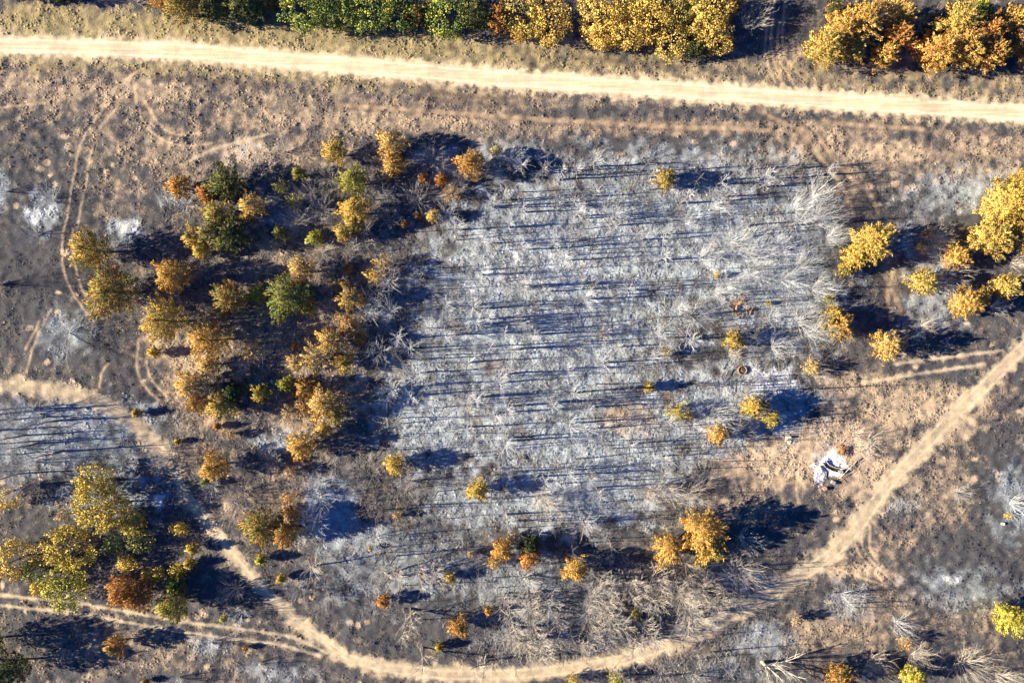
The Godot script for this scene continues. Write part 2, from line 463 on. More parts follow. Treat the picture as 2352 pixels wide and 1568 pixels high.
func build_ground() -> void:
	warp_noise = FastNoiseLite.new()
	warp_noise.seed = 11
	warp_noise.frequency = 0.022
	warp_noise.fractal_octaves = 4
	bump_noise = FastNoiseLite.new()
	bump_noise.seed = 5
	bump_noise.frequency = 0.06
	bump_noise.fractal_octaves = 2
	clump_noise = FastNoiseLite.new()
	clump_noise.seed = 6
	clump_noise.frequency = 0.5
	clump_noise.fractal_octaves = 2
	var t0 := Time.get_ticks_msec()
	paint_ground()
	print("painted ", Time.get_ticks_msec() - t0)
	B = {"ash": layer_bytes("ash"), "white": layer_bytes("white"), "tan": layer_bytes("tan"), "olive": layer_bytes("olive"), "soil": layer_bytes("soil"),
		"road": map_bytes(road_map), "path": map_bytes(path_map), "rut": map_bytes(rut_map), "dark": map_bytes(dark_map),
		"n1": noise_bytes(1, 0.24, 2), "n2": noise_bytes(2, 0.075, 3), "n3": noise_bytes(3, 0.03, 3), "n4": noise_bytes(4, 0.42, 2), "streak": noise_bytes(9, 0.16, 2, 16)}
	print("noise ", Time.get_ticks_msec() - t0)
	var out := [null, null, null, null]
	var threads := []
	for k in 4:
		var th := Thread.new()
		th.start(compose_rows.bind(TH / 4 * k, TH / 4 * (k + 1), out, k))
		threads.append(th)
	for th in threads:
		th.wait_to_finish()
	for k in 4:
		albedo_bytes.append_array(out[k][0])
		height_bytes.append_array(out[k][1])
	print("composed ", Time.get_ticks_msec() - t0)
	var m := StandardMaterial3D.new()
	m.albedo_texture = ImageTexture.create_from_image(Image.create_from_data(TW, TH, false, Image.FORMAT_RGB8, albedo_bytes))
	m.roughness = 0.95
	m.metallic_specular = 0.15
	m.heightmap_enabled = true
	m.heightmap_texture = ImageTexture.create_from_image(Image.create_from_data(TW, TH, false, Image.FORMAT_L8, height_bytes))
	m.heightmap_scale = 8.0
	# the sheet
	var nx := 475
	var nz := 320
	var vs := PackedVector3Array()
	var ns := PackedVector3Array()
	var uvs := PackedVector2Array()
	var ix := PackedInt32Array()
	var hs := PackedFloat32Array()
	hs.resize((nx + 1) * (nz + 1))
	for z in nz + 1:
		for x in nx + 1:
			hs[z * (nx + 1) + x] = land((float(x) / nx - 0.5) * EXT.x, (float(z) / nz - 0.5) * EXT.y)
	for z in nz + 1:
		for x in nx + 1:
			var i := z * (nx + 1) + x
			vs.push_back(Vector3((float(x) / nx - 0.5) * EXT.x, hs[i], (float(z) / nz - 0.5) * EXT.y))
			uvs.push_back(Vector2(float(x) / nx, float(z) / nz))
			var l := hs[i - 1] if x > 0 else hs[i]
			var r := hs[i + 1] if x < nx else hs[i]
			var u := hs[i - nx - 1] if z > 0 else hs[i]
			var d := hs[i + nx + 1] if z < nz else hs[i]
			ns.push_back(Vector3(l - r, 0.8, u - d).normalized())
	for z in nz:
		for x in nx:
			var i := z * (nx + 1) + x
			ix.append_array([i, i + 1, i + nx + 1, i + 1, i + nx + 2, i + nx + 1])
	var a := []
	a.resize(Mesh.ARRAY_MAX)
	a[Mesh.ARRAY_VERTEX] = vs
	a[Mesh.ARRAY_NORMAL] = ns
	a[Mesh.ARRAY_TEX_UV] = uvs
	a[Mesh.ARRAY_INDEX] = ix
	var mesh := ArrayMesh.new()
	mesh.add_surface_from_arrays(Mesh.PRIMITIVE_TRIANGLES, a)
	var o := part("ground", mesh, m, self)
	tag(o, "burnt ground of char, ash and dry straw crossed by gravel road", "ground", "", "structure")
	var far := PlaneMesh.new()
	far.size = Vector2(4000, 4000)
	var fm := StandardMaterial3D.new()
	var nt := NoiseTexture2D.new()
	var fnn := FastNoiseLite.new()
	fnn.seed = 8
	fnn.frequency = 0.02
	nt.noise = fnn
	nt.seamless = true
	var ramp := Gradient.new()
	ramp.colors = PackedColorArray([Color(0.22, 0.2, 0.2), Color(0.5, 0.42, 0.33)])
	nt.color_ramp = ramp
	fm.albedo_texture = nt
	fm.uv1_scale = Vector3(100, 100, 1)
	fm.roughness = 0.95
	var fo := part("far_ground", far, fm, self)
	fo.position.y = -0.62
	tag(fo, "burnt grassland stretching away around the clearing", "ground", "", "structure")
	print("ground ", Time.get_ticks_msec() - t0)

func ground_color(u: float, v: float) -> Color:       # linear albedo of the painted ground
	var x := clampi(int((u - U0) * 0.75615), 0, TW - 1)
	var y := clampi(int((v - V0) * 0.75615), 0, TH - 1)
	var i := (y * TW + x) * 3
	return Color(pow(albedo_bytes[i] / 255.0, 2.2), pow(albedo_bytes[i + 1] / 255.0, 2.2), pow(albedo_bytes[i + 2] / 255.0, 2.2))

func trodden(u: float, v: float) -> float:
	var i := clampi(int((v - V0) * 0.37808), 0, LH - 1) * LW + clampi(int((u - U0) * 0.37808), 0, LW - 1)
	return maxf(maxf(road_map[i], path_map[i]), rut_map[i])

# ------------------------------------------------------------------ vegetation
const PAL := {
	"g": Color(0.56, 0.38, 0.105), "o": Color(0.48, 0.25, 0.075), "v": Color(0.27, 0.25, 0.075), "d": Color(0.085, 0.105, 0.045), "n": Color(0.15, 0.215, 0.060),
	"l": Color(0.42, 0.40, 0.070), "y": Color(0.55, 0.41, 0.085), "r": Color(0.44, 0.20, 0.06), "t": Color(0.46, 0.34, 0.19), "k": Color(0.27, 0.25, 0.22)}
const PAL_NAME := {"g": "golden", "o": "orange", "v": "olive", "d": "dark-green", "n": "green", "l": "lime", "y": "yellow", "r": "rusty", "t": "tan", "k": "grey"}

var leaf_mat: StandardMaterial3D
var bark_mat: StandardMaterial3D
var tone_noise: FastNoiseLite

func spray(p: Vector3, d: Vector3, len: float, wid: float, out: Vector3, col: Color, rng: RandomNumberGenerator) -> void:
	var side := d.cross(Vector3(rng.randf_range(-1, 1), rng.randf_range(-1, 1), rng.randf_range(-1, 1))).normalized() * wid
	var mid := p + d * len * 0.45
	var tip := p + d * len
	var n := side.cross(d).normalized()
	if n.dot(out) < 0.0: n = -n
	n = (n * 0.45 + out * 0.75).normalized()
	var c2 := col * rng.randf_range(0.8, 1.2)
	tri(p, mid + side, mid - side, n, col)
	tri(mid + side, tip, mid - side, n, c2)

func tree_tone(p: Vector3, c1: Color, c2: Color, R: float, lean: Vector2, share: float, rng: RandomNumberGenerator) -> Color:
	var q := tone_noise.get_noise_3dv(p * 1.1) * 1.3 + (share - 0.5) * 1.6 + rng.randf_range(-0.25, 0.25)
	return c1.lerp(c2, ss(-0.3, 0.4, q)) * rng.randf_range(0.65, 1.25)

func cedar_crown(R: float, H: float, c1: Color, c2: Color, lean: Vector2, share: float, fill: float, rng: RandomNumberGenerator) -> ArrayMesh:
	fresh()
	var nb := int((26 + R * 22) * fill)
	var wob := rng.randf_range(0, TAU)
	for k in nb:
		var q := (k + rng.randf()) / nb
		var az := k * 2.39996 + rng.randf_range(-0.3, 0.3)
		var prof := minf(1.0, 0.6 + q * 2.2) * pow(1.0 - q * q * 0.97, 0.75)
		var lump := 1.0 + 0.16 * sin(az * 3.0 + wob) + 0.1 * sin(az * 5.0 - wob * 2.0)
		var rad := R * prof * lump * rng.randf_range(0.78, 1.08)
		var y0 := H * (0.06 + 0.72 * q)
		var dir := Vector3(cos(az), 0, sin(az))
		var tip := dir * rad + Vector3(0, minf(y0 + rad * rng.randf_range(0.22, 0.6) + 0.1 * H, H * 1.02), 0)
		var base := Vector3(0, y0, 0)
		var axis := tip - base
		var L := axis.length()
		if L < 0.05: continue
		var ad := axis / L
		var n := int(L * 24.0 * fill) + 8
		for j in n:
			var s := 1.0 - pow(rng.randf(), 1.5) * 0.85
			var w := L * 0.20 * (1.15 - s) + 0.07
			var p := base + axis * s + Vector3(rng.randf_range(-w, w), rng.randf_range(-w, w) * 0.8, rng.randf_range(-w, w))
			var sd := (ad + Vector3(rng.randf_range(-.6, .6), rng.randf_range(-.3, .7), rng.randf_range(-.6, .6))).normalized()
			var ou := (Vector3(p.x, (p.y - H * 0.4) * 0.7, p.z) / R + Vector3(0, 0.25, 0)).normalized()
			spray(p, sd, rng.randf_range(0.22, 0.48), rng.randf_range(0.035, 0.075), ou, tree_tone(p, c1, c2, R, lean, share, rng), rng)
	for k in int(12 * fill * R):        # the leader
		var p := Vector3(rng.randf_range(-.15, .15), H * rng.randf_range(0.7, 1.0), rng.randf_range(-.15, .15))
		spray(p, Vector3(rng.randf_range(-.5, .5), 1, rng.randf_range(-.5, .5)).normalized(), 0.45, 0.09, Vector3(p.x, 0.5, p.z).normalized(), tree_tone(p, c1, c2, R, lean, share, rng), rng)
	return commit()

func broad_crown(R: float, H: float, c1: Color, c2: Color, lean: Vector2, share: float, fill: float, rng: RandomNumberGenerator) -> ArrayMesh:
	fresh()
	var nc := int((10 + R * R * 5.5) * fill)
	var wob := rng.randf_range(0, TAU)
	for k in nc:
		var y := 1.0 - 1.75 * (k + 0.5) / nc
		var az := k * 2.39996 + rng.randf_range(-0.4, 0.4)
		var rr := sqrt(maxf(0.0, 1.0 - y * y))
		var lump := 1.0 + 0.15 * sin(az * 2.0 + wob) + 0.13 * sin(az * 5.0 + y * 4.0 - wob)
		var c := Vector3(cos(az) * rr * R, H * 0.58 + y * H * 0.40, sin(az) * rr * R) * Vector3(lump, 1, lump) * rng.randf_range(0.78, 1.02)
		var cr := rng.randf_range(0.42, 0.85)
		var ctone := rng.randf_range(0.85, 1.12)
		for j in int(52 * cr / 0.6):
			var dv := Vector3(rng.randfn(), rng.randfn() * 0.9, rng.randfn()).normalized()
			var p := c + dv * cr * pow(rng.randf(), 0.4)
			var ou := (dv * 0.7 + Vector3(c.x / R, (c.y - H * 0.5) / H, c.z / R) * 0.6).normalized()
			spray(p, (dv + Vector3(rng.randf_range(-1, 1), rng.randf_range(-1, 1), rng.randf_range(-1, 1))).normalized(), rng.randf_range(0.18, 0.34), rng.randf_range(0.06, 0.11), ou, tree_tone(p, c1, c2, R, lean, share, rng) * ctone, rng)
	return commit()

func trunk_mesh(H: float, r: float, rng: RandomNumberGenerator) -> ArrayMesh:
	fresh()
	var p := Vector3(0, -0.25, 0)
	for k in 5:
		var q := Vector3(rng.randf_range(-.06, .06) * k, H * (k + 1) / 5.0 - 0.2, rng.randf_range(-.06, .06) * k)
		tube(p, q, r * (1.25 - 0.22 * k), r * (1.25 - 0.22 * (k + 1)), 6, Color(0.10, 0.075, 0.06))
		p = q
	return commit()

# a bare tree: limbs from a stem, each with side branches and twigs; bushy ones rise from the ground
func limb(p: Vector3, d: Vector3, L: float, r: float, depth: int, bark: Color, rng: RandomNumberGenerator) -> void:
	var seg := 4 if depth == 0 else (3 if depth == 1 else 2)
	var q := p
	var dir := d
	var step := L / seg
	for s in seg:
		var nd := (dir + Vector3(rng.randf_range(-.13, .13), rng.randf_range(-.03, .13), rng.randf_range(-.13, .13))).normalized()
		var e := q + nd * step
		var ra := r * (1.0 - 0.72 * s / seg)
		var rb := r * (1.0 - 0.72 * (s + 1) / seg)
		tube(q, e, ra, rb, 4 if depth == 0 else 3, bark * rng.randf_range(0.82, 1.15))
		if depth < 2 and (s > 0 or depth == 1):
			for c in (2 if depth == 0 else (1 if rng.randf() < 0.4 else 0)):
				var side := nd.cross(Vector3(rng.randf_range(-1, 1), rng.randf_range(-1, 1), rng.randf_range(-1, 1))).normalized()
				limb(q.lerp(e, rng.randf()), (nd + side * rng.randf_range(0.35, 0.75)).normalized(), L * rng.randf_range(0.28, 0.5), maxf(r * 0.55, 0.007), depth + 1, bark, rng)
		q = e
		dir = nd

func bare_meshes(kind: String, R: float, H: float, bark: Color, lean: Vector2, rng: RandomNumberGenerator) -> Array:
	# returns [trunk, branches]
	fresh()
	var lv := Vector3(lean.x, 0, lean.y)
	if kind == "bush":
		var stem := Vector3(0, 0.15, 0)
		tube(Vector3(0, -0.2, 0), stem, 0.16, 0.10, 6, bark * 0.7)
		var trunk := commit()
		fresh()
		var n := int(13 + R * 6.0)
		for k in n:
			var az := k * 2.39996 + rng.randf_range(-.3, .3)
			var out := sqrt(rng.randf_range(0.02, 1.0)) * 1.1
			var d := (Vector3(cos(az) * R * out, H * rng.randf_range(0.7, 1.0), sin(az) * R * out) + lv * H).normalized()
			limb(Vector3(cos(az), 0, sin(az)) * 0.12 + Vector3(0, 0.1, 0), d, sqrt(R * R * out * out + H * H * 0.7), rng.randf_range(0.014, 0.024), 0, bark, rng)
		return [trunk, commit()]
	var p := Vector3(0, -0.25, 0)
	var r0 := 0.07 + H * 0.013
	var pts := [p]
	for k in 6:
		var t := (k + 1) / 6.0
		var q := Vector3(rng.randf_range(-.12, .12), H * t, rng.randf_range(-.12, .12)) + lv * H * t
		tube(p, q, r0 * (1.1 - 0.95 * k / 6.0), r0 * (1.1 - 0.95 * (k + 1) / 6.0), 5, Color(0.13, 0.12, 0.115))
		p = q
		pts.append(q)
	var trunk2 := commit()
	fresh()
	var nl := int(12 + R * 5.0)
	for k in nl:
		var t := rng.randf_range(0.25, 0.97)
		var f := t * 6.0
		var i := mini(int(f), 5)
		var at: Vector3 = pts[i].lerp(pts[i + 1], f - i)
		var az := k * 2.39996 + rng.randf_range(-.4, .4)
		var L := R * (1.25 - t * 0.75) * rng.randf_range(0.7, 1.15)
		limb(at, Vector3(cos(az), rng.randf_range(0.35, 1.3), sin(az)).normalized(), L * 1.2, r0 * (0.18 if lean == Vector2.ZERO else 0.24) * (1.2 - t * 0.7), 0, bark, rng)
	return [trunk2, commit()]

var leafy := []        # [u, v, r(px), name] for the labels
var trees := []

func region(u: float, v: float) -> String:
	if v < road_v(u) - 20.0:
		return "beyond the gravel road" if u < 1780 else "past the rutted gap"
	if u < 470 and v > 1060: return "by the side ruts"
	if u < 345 and v < 780 and u > 100: return "edging the charred field"
	if u < 100: return "on the charred field"
	if u < 960 and v < 1290 and u < 960 - maxf(0.0, v - 900.0) * 0.4: return "in the scorched thicket"
	if u < 1160 and v < 480: return "at the thicket corner"
	if u > 1860 and v < 860: return "on black open ground"
	if u > 1500 and v > 930 and v < 1320: return "beside the debris clearing"
	if v > 1480 or (u > 1860 and v > 1200): return "outside the dirt track"
	if v > 1230: return "in the fallen brush"
	return "on the pale ash field"

func size_word(r: float) -> String:
	return "tiny" if r < 14 else ("small" if r < 25 else ("medium" if r < 42 else "large"))

func plant_leafy(e: Array, idx: int) -> void:
	var uv := tile_uv(e[0], e[1], e[2])
	var rng := RandomNumberGenerator.new()
	rng.seed = 1000 + idx
	var kind: String = e[4]
	var key: String = e[5]
	var rp: float = e[3] * 0.3336
	var R := rp * MPP
	var hf: float = e[6] if e.size() > 6 else (2.35 if kind == "cedar" else 1.9)
	var H := R * hf + 0.3
	var lean := Vector2.ZERO
	R = maxf(R * 1.04 - 0.12, R * 0.8) * (1.0 - H * 0.45 / HC)
	var at := px(uv.x, uv.y, H * 0.5)
	at.y = land(at.x, at.z)
	var c1: Color = PAL[key[0]]
	var c2: Color = PAL[key[1]]
	var word: String = PAL_NAME[key[0]] + ("" if key[0] == key[1] else " and " + PAL_NAME[key[1]])
	var small := R < 1.25
	var noun := ("shrub" if small else ("broadleaf tree" if kind == "broad" else ("half-bare cedar" if kind == "sparse" else "cedar")))
	var called := ("scorched_shrub" if small else ("broadleaf_tree" if kind == "broad" else "cedar_tree"))
	# what stands nearest, of another colour
	var near := ""
	var best := 95.0
	for o in leafy:
		if o[4] == idx: continue
		var dd: float = Vector2(o[0], o[1]).distance_to(uv) - o[2] * 0.5
		if dd < best and o[3] != word:
			best = dd
			near = o[3] + " one"
	var shape := "ragged " if kind == "sparse" else ""
	var label := "%s %s%s %s %s" % [size_word(rp), shape if noun == "shrub" else "", word, noun, region(uv.x, uv.y)]
	if near != "": label += (" next to " if best > rp * 1.1 else " touching ") + near
	label = label.replace("  ", " ")
	if label.split(" ").size() > 16: label = label.replace(" touching ", ", by ").replace(" next to ", ", by ").replace("broadleaf tree", "broadleaf")
	var t := thing(called, label, "shrub" if small else "tree", at, rng.randf_range(0, TAU) * 0.0, "scorched trees and shrubs " + region(uv.x, uv.y))
	part("trunk", trunk_mesh(H * 0.85, 0.05 + R * 0.035, rng), bark_mat, t)
	if kind == "broad":
		part("crown", broad_crown(R, H, c1, c2, lean, 0.42, 1.0, rng), leaf_mat, t)
	else:
		part("crown", cedar_crown(R, H, c1, c2, lean, 0.42, 1.0 if kind == "cedar" else 0.45, rng), leaf_mat, t)
	if kind == "sparse":
		var bm := bare_meshes("bush", R, H * 0.85, Color(0.30, 0.27, 0.24), Vector2.ZERO, rng)
		part("bare_branches", bm[1], bark_mat, t)

var protos := {}
var bare_count := 0
func plant_bare(u: float, v: float, rp: float, kind: String, tone: String, H: float, rng: RandomNumberGenerator, lean := Vector2.ZERO) -> void:
	var at := px(u, v, H * (0.35 if kind == "bush" else 0.45))
	at.x -= lean.x * H * 0.5
	at.z -= lean.y * H * 0.5
	at.y = land(at.x, at.z)
	var R := rp * MPP
	var bark: Color = {"ash": Color(0.47, 0.49, 0.51), "grey": Color(0.36, 0.345, 0.33), "tan": Color(0.48, 0.43, 0.36), "white": Color(0.50, 0.46, 0.38)}[tone]
	var lean_word := "leaning " if lean.length() > 0.2 else ""
	var noun := "bush" if kind == "bush" else ("tree" if H > 5.5 else "sapling")
	var label := "%s %sbare %s %s %s" % [("low" if H < 2.6 else ("tall" if H > 6.5 else "mid-height")), lean_word, {"ash": "ash grey", "grey": "dull grey", "tan": "tan grey", "white": "bone white"}[tone], "many-stemmed bush" if kind == "bush" else "burnt " + noun, region(u, v)]
	var best := 70.0
	var near := ""
	for o in leafy:
		var dd: float = Vector2(o[0], o[1]).distance_to(Vector2(u, v)) - o[2]
		if dd < best:
			best = dd
			near = " near %s %s crown" % [size_word(o[2]), o[3].replace(" and ", "-")]
	label += near
	var t := thing("bare_bush" if kind == "bush" else "bare_tree", label, "bush" if kind == "bush" else "tree", at, rng.randf_range(0, TAU) if lean == Vector2.ZERO else 0.0, "bare burnt trees " + region(u, v))
	var key := "%s %s %.0f %.1f %d %s" % [kind, tone, H, R, rng.randi() % 3, lean]
	if not protos.has(key):
		protos[key] = bare_meshes(kind, R, H, bark, lean, rng)
	part("trunk", protos[key][0], bark_mat, t)
	part("branches", protos[key][1], bark_mat, t)
	bare_count += 1

func build_vegetation() -> void:
	leaf_mat = mat_vertex(0.8)
	leaf_mat.backlight_enabled = true
	leaf_mat.backlight = Color(0.25, 0.25, 0.25)
	bark_mat = mat_vertex(0.95)
	tone_noise = FastNoiseLite.new()
	tone_noise.seed = 21
	tone_noise.frequency = 0.55
	tone_noise.fractal_octaves = 2
	# [view, x, y, radius, kind, colours, (height / radius), (lean of the second colour)]
	trees = [
		[0, 1260, 40, 130, "cedar", "vo"], [0, 1480, 50, 120, "cedar", "dv"], [0, 1700, 40, 130, "cedar", "dv"], [0, 1840, -20, 110, "cedar", "do"], [0, 2080, 20, 170, "broad", "nl"], [0, 2270, 70, 130, "broad", "nv"],
		[0, 1130, -40, 110, "cedar", "og"], [0, 150, -70, 80, "cedar", "dd"], [0, 420, -60, 80, "cedar", "dv"],
		[0, 1560, 1260, 140, "cedar", "dv", 1.5], [0, 1235, 1290, 88, "cedar", "og", 1.5], [0, 1420, 1330, 80, "cedar", "ro", 1.6], [0, 1500, 1480, 110, "cedar", "vg", 1.7], [0, 1740, 1420, 100, "cedar", "gt"], [0, 2310, 1040, 95, "cedar", "gv"],
		[0, 2060, 1200, 48, "cedar", "vl"], [0, 1930, 1290, 62, "sparse", "vl"], [0, 2030, 1390, 70, "sparse", "lv"],
		[1, 40, 80, 130, "broad", "nv"], [1, 220, 50, 150, "broad", "nl"], [1, 420, 80, 125, "broad", "nl"], [1, 530, 110, 95, "cedar", "do"], [1, 730, 80, 155, "broad", "nl"], [1, 930, 110, 115, "cedar", "dv"], [1, 1085, 130, 105, "cedar", "or"], [1, 1240, 100, 145, "broad", "vg"], [1, 1430, 140, 145, "broad", "gy"],
		[1, 1230, 230, 70, "cedar", "go"], [1, 1790, 130, 160, "broad", "gy"], [1, 1960, 210, 135, "broad", "gy"], [1, 2120, 130, 155, "broad", "gy"], [1, 2270, 270, 120, "broad", "gv"], [1, 1800, 250, 90, "broad", "go"], [1, 2010, 20, 120, "broad", "yg"], [1, 2280, 60, 120, "broad", "vg"],
		[1, 350, 1000, 112, "cedar", "gt", 2.0], [1, 365, 1140, 100, "cedar", "go", 2.0], [1, 85, 1240, 108, "cedar", "vl"], [1, 95, 1450, 112, "cedar", "gy"], [1, 890, 1130, 110, "cedar", "og"], [1, 565, 1225, 42, "cedar", "rr"], [1, 690, 1240, 50, "cedar", "ro"], [1, 750, 1330, 72, "sparse", "to"], [1, 1075, 1040, 42, "cedar", "vg"],
		[1, 2225, 1235, 85, "cedar", "gv"], [1, 635, 1490, 52, "cedar", "gv"], [1, 435, 1540, 30, "cedar", "oo"], [1, 530, 1475, 26, "cedar", "or"], [1, 90, 1550, 80, "cedar", "vg"],
		[2, 60, 110, 130, "broad", "vg"], [2, 190, 110, 150, "broad", "gy"], [2, 210, 250, 115, "broad", "gv"], [2, 90, 330, 70, "cedar", "dv"], [2, 320, 60, 95, "cedar", "do"], [2, 310, 300, 55, "cedar", "ov"],
		[2, 980, 330, 145, "cedar", "gv"], [2, 1090, 220, 140, "cedar", "go"], [2, 1230, 150, 165, "cedar", "go"], [2, 1180, 320, 110, "cedar", "gv"], [2, 1490, 110, 120, "cedar", "go"], [2, 1480, 260, 120, "cedar", "or"], [2, 1390, 380, 100, "cedar", "go"], [2, 1040, 60, 60, "cedar", "do"],
		[2, 1900, 150, 140, "cedar", "gv"], [2, 2030, 85, 95, "cedar", "ln"], [2, 1750, 360, 145, "cedar", "og"], [2, 1930, 320, 150, "cedar", "go"], [2, 2120, 370, 130, "cedar", "og"], [2, 2250, 160, 110, "cedar", "go"], [2, 2300, 290, 100, "cedar", "ot"], [2, 2080, 230, 120, "cedar", "or"], [2, 1720, 180, 80, "cedar", "do"], [2, 2420, 380, 110, "cedar", "go"],
		[2, 2240, 1400, 200, "cedar", "gy", 2.1], [2, 2330, 1290, 110, "cedar", "yv"], [2, 2390, 1460, 150, "cedar", "go"],
		[3, 625, 150, 140, "cedar", "gv", 2.0], [3, 780, 440, 205, "cedar", "vo", 1.35, Vector2(-0.2, 0.9)], [3, 1200, 330, 125, "cedar", "go"], [3, 1140, 640, 165, "cedar", "gv"], [3, 1440, 770, 150, "cedar", "go"], [3, 1590, 490, 138, "cedar", "vo", 1.8, Vector2(-0.8, -0.3)], [3, 1770, 460, 70, "cedar", "lg"],
		[3, 1990, 480, 165, "cedar", "vn", 1.8], [3, 2080, 290, 98, "cedar", "gt"], [3, 2130, 545, 60, "cedar", "gv"], [3, 1330, 60, 80, "cedar", "gv"], [3, 1450, 40, 110, "cedar", "vt"], [3, 1385, 160, 60, "cedar", "yg"], [3, 1590, 60, 140, "cedar", "dv", 1.8], [3, 1930, 45, 60, "cedar", "vl"], [3, 2170, 70, 60, "cedar", "lv"],
		[3, 1060, 860, 40, "cedar", "yy"], [3, 1730, 840, 85, "sparse", "gv"], [3, 1330, 1090, 125, "cedar", "gt", 1.9], [3, 1440, 1090, 120, "sparse", "tk", 1.7], [3, 1530, 1220, 115, "cedar", "gv", 1.9], [3, 1610, 1130, 80, "cedar", "dn"], [3, 1450, 940, 75, "cedar", "gt"], [3, 1370, 1200, 80, "cedar", "go"],
		[3, 1800, 1140, 76, "cedar", "yv"], [3, 1970, 1080, 60, "cedar", "ln"], [3, 2170, 890, 125, "sparse", "gt", 2.0], [3, 2280, 780, 105, "cedar", "gt"], [3, 2040, 930, 62, "cedar", "tg"], [3, 2110, 1100, 80, "cedar", "ov"], [3, 2240, 1200, 130, "cedar", "gt", 2.0], [3, 2090, 1240, 75, "sparse", "ot"], [3, 1980, 1270, 58, "sparse", "to"], [3, 2310, 1290, 70, "cedar", "vg"],
		[3, 2080, 1500, 110, "cedar", "go"], [3, 2230, 1390, 62, "cedar", "gy"], [3, 1590, 1420, 40, "sparse", "tg"], [3, 1500, 1365, 24, "cedar", "oo"], [3, 940, 1275, 30, "cedar", "gv"], [3, 2030, 810, 26, "cedar", "oo"], [3, 1225, 1470, 18, "cedar", "yy"],
		[4, 40, 280, 38, "cedar", "og"], [4, 240, 330, 80, "sparse", "go"], [4, 290, 250, 80, "sparse", "tg"], [4, 60, 480, 100, "cedar", "gt"], [4, 50, 660, 110, "sparse", "ot", 1.9], [4, 60, 690, 80, "cedar", "ot", 1.9], [4, 135, 755, 50, "cedar", "og"], [4, 20, 930, 75, "cedar", "gy"], [4, 20, 40, 70, "cedar", "gv"], [4, 2120, 1100, 42, "cedar", "gt"], [4, 2300, 1270, 80, "sparse", "yl"], [4, 2240, 850, 48, "sparse", "yy"], [4, -40, 400, 55, "cedar", "tg"],
		[5, 1300, 100, 150, "cedar", "gy"], [5, 1180, 210, 100, "cedar", "gy"], [5, 1110, 290, 55, "cedar", "vg"], [5, 2130, 60, 150, "cedar", "gv"], [5, 2320, 30, 140, "cedar", "go"], [5, 1690, 40, 50, "sparse", "og"], [5, 1640, 130, 45, "sparse", "go"], [5, 1890, 205, 95, "cedar", "go"], [5, 1660, 370, 105, "cedar", "gv"], [5, 1950, 520, 118, "cedar", "go"], [5, 2060, 470, 62, "cedar", "go"], [5, 2225, 400, 100, "cedar", "gv"],
		[5, 1040, 590, 68, "cedar", "yg"], [5, 1075, 680, 100, "cedar", "go"], [5, 985, 660, 90, "sparse", "vt"], [5, 1405, 810, 112, "cedar", "gt", 2.6], [5, 350, 770, 75, "cedar", "gv"], [5, 885, 960, 75, "sparse", "gt"], [5, 480, 1225, 90, "cedar", "yg"], [5, 570, 1220, 40, "cedar", "gv"], [5, 610, 1315, 66, "cedar", "yv"], [5, 245, 1415, 86, "cedar", "go", 2.4], [5, 35, 1290, 42, "sparse", "yg"], [5, 1000, 485, 50, "sparse", "vg"], [5, 235, 325, 26, "sparse", "gg"], [5, 585, 520, 18, "sparse", "yy"],
		[6, 65, 290, 75, "broad", "yg"], [6, 660, 200, 128, "broad", "yv", 1.8], [6, 690, 360, 165, "broad", "yv", 1.7], [6, 800, 400, 100, "broad", "gv", 2.2], [6, 440, 410, 55, "sparse", "tg"], [6, 930, 470, 68, "broad", "yv", 2.2], [6, 965, 590, 75, "broad", "dv", 2.0], [6, 790, 615, 62, "broad", "nd"], [6, 880, 745, 52, "broad", "yg"], [6, 480, 640, 155, "broad", "yv", 1.5], [6, 110, 720, 140, "broad", "gv", 1.5], [6, 240, 790, 80, "broad", "nv"], [6, 450, 900, 140, "broad", "lv", 1.5], [6, 262, 910, 45, "broad", "yg"],
		[6, 1235, 505, 40, "broad", "yg"], [6, 1325, 640, 44, "cedar", "yg"], [6, 1300, 750, 38, "cedar", "yy"], [6, 1215, 805, 44, "broad", "yv"], [6, 1085, 822, 34, "broad", "yg"], [6, 1010, 828, 36, "broad", "gv"], [6, 850, 930, 110, "cedar", "oo"], [6, 950, 975, 110, "cedar", "or"], [6, 1200, 900, 72, "cedar", "nl"], [6, 1190, 1040, 115, "cedar", "vy"], [6, 800, 1310, 78, "cedar", "ov"], [6, 1795, 720, 38, "cedar", "ly"], [6, 1935, 850, 34, "cedar", "yg"], [6, 1540, 1125, 26, "cedar", "ly"],
		[6, 1480, 80, 105, "cedar", "go"], [6, 1800, 490, 140, "cedar", "vo", 1.7, Vector2(0.2, 0.9)], [6, 1970, 540, 105, "cedar", "og"], [6, 2000, 290, 70, "sparse", "ot"], [6, 2010, 410, 75, "cedar", "ot"], [6, 70, 1480, 120, "cedar", "dd", 2.6], [6, 1410, 190, 30, "cedar", "nl"], [6, -120, 1330, 140, "cedar", "dv", 2.4], [6, 1690, 1330, 24, "sparse", "oo"], [6, 1000, 1560, 22, "cedar", "go"], [6, 2000, 110, 45, "sparse", "to"],
		[7, 370, 60, 80, "cedar", "gy"], [7, 940, 235, 80, "cedar", "yg", 2.4], [7, 1110, 650, 85, "cedar", "og"], [7, 1180, 570, 45, "sparse", "tg"], [7, 1300, 700, 85, "cedar", "or"], [7, 1300, 620, 75, "cedar", "dd"], [7, 1615, 780, 95, "cedar", "go"], [7, 2260, 650, 125, "cedar", "go", 2.0], [7, 750, 842, 38, "cedar", "yg"], [7, 290, 1005, 52, "cedar", "or"], [7, 810, 1180, 75, "cedar", "og"], [7, 1015, 1070, 32, "cedar", "og"], [7, 675, 1320, 32, "cedar", "yv"], [7, 895, 680, 32, "sparse", "tg"], [7, 1050, 740, 50, "sparse", "gt"],
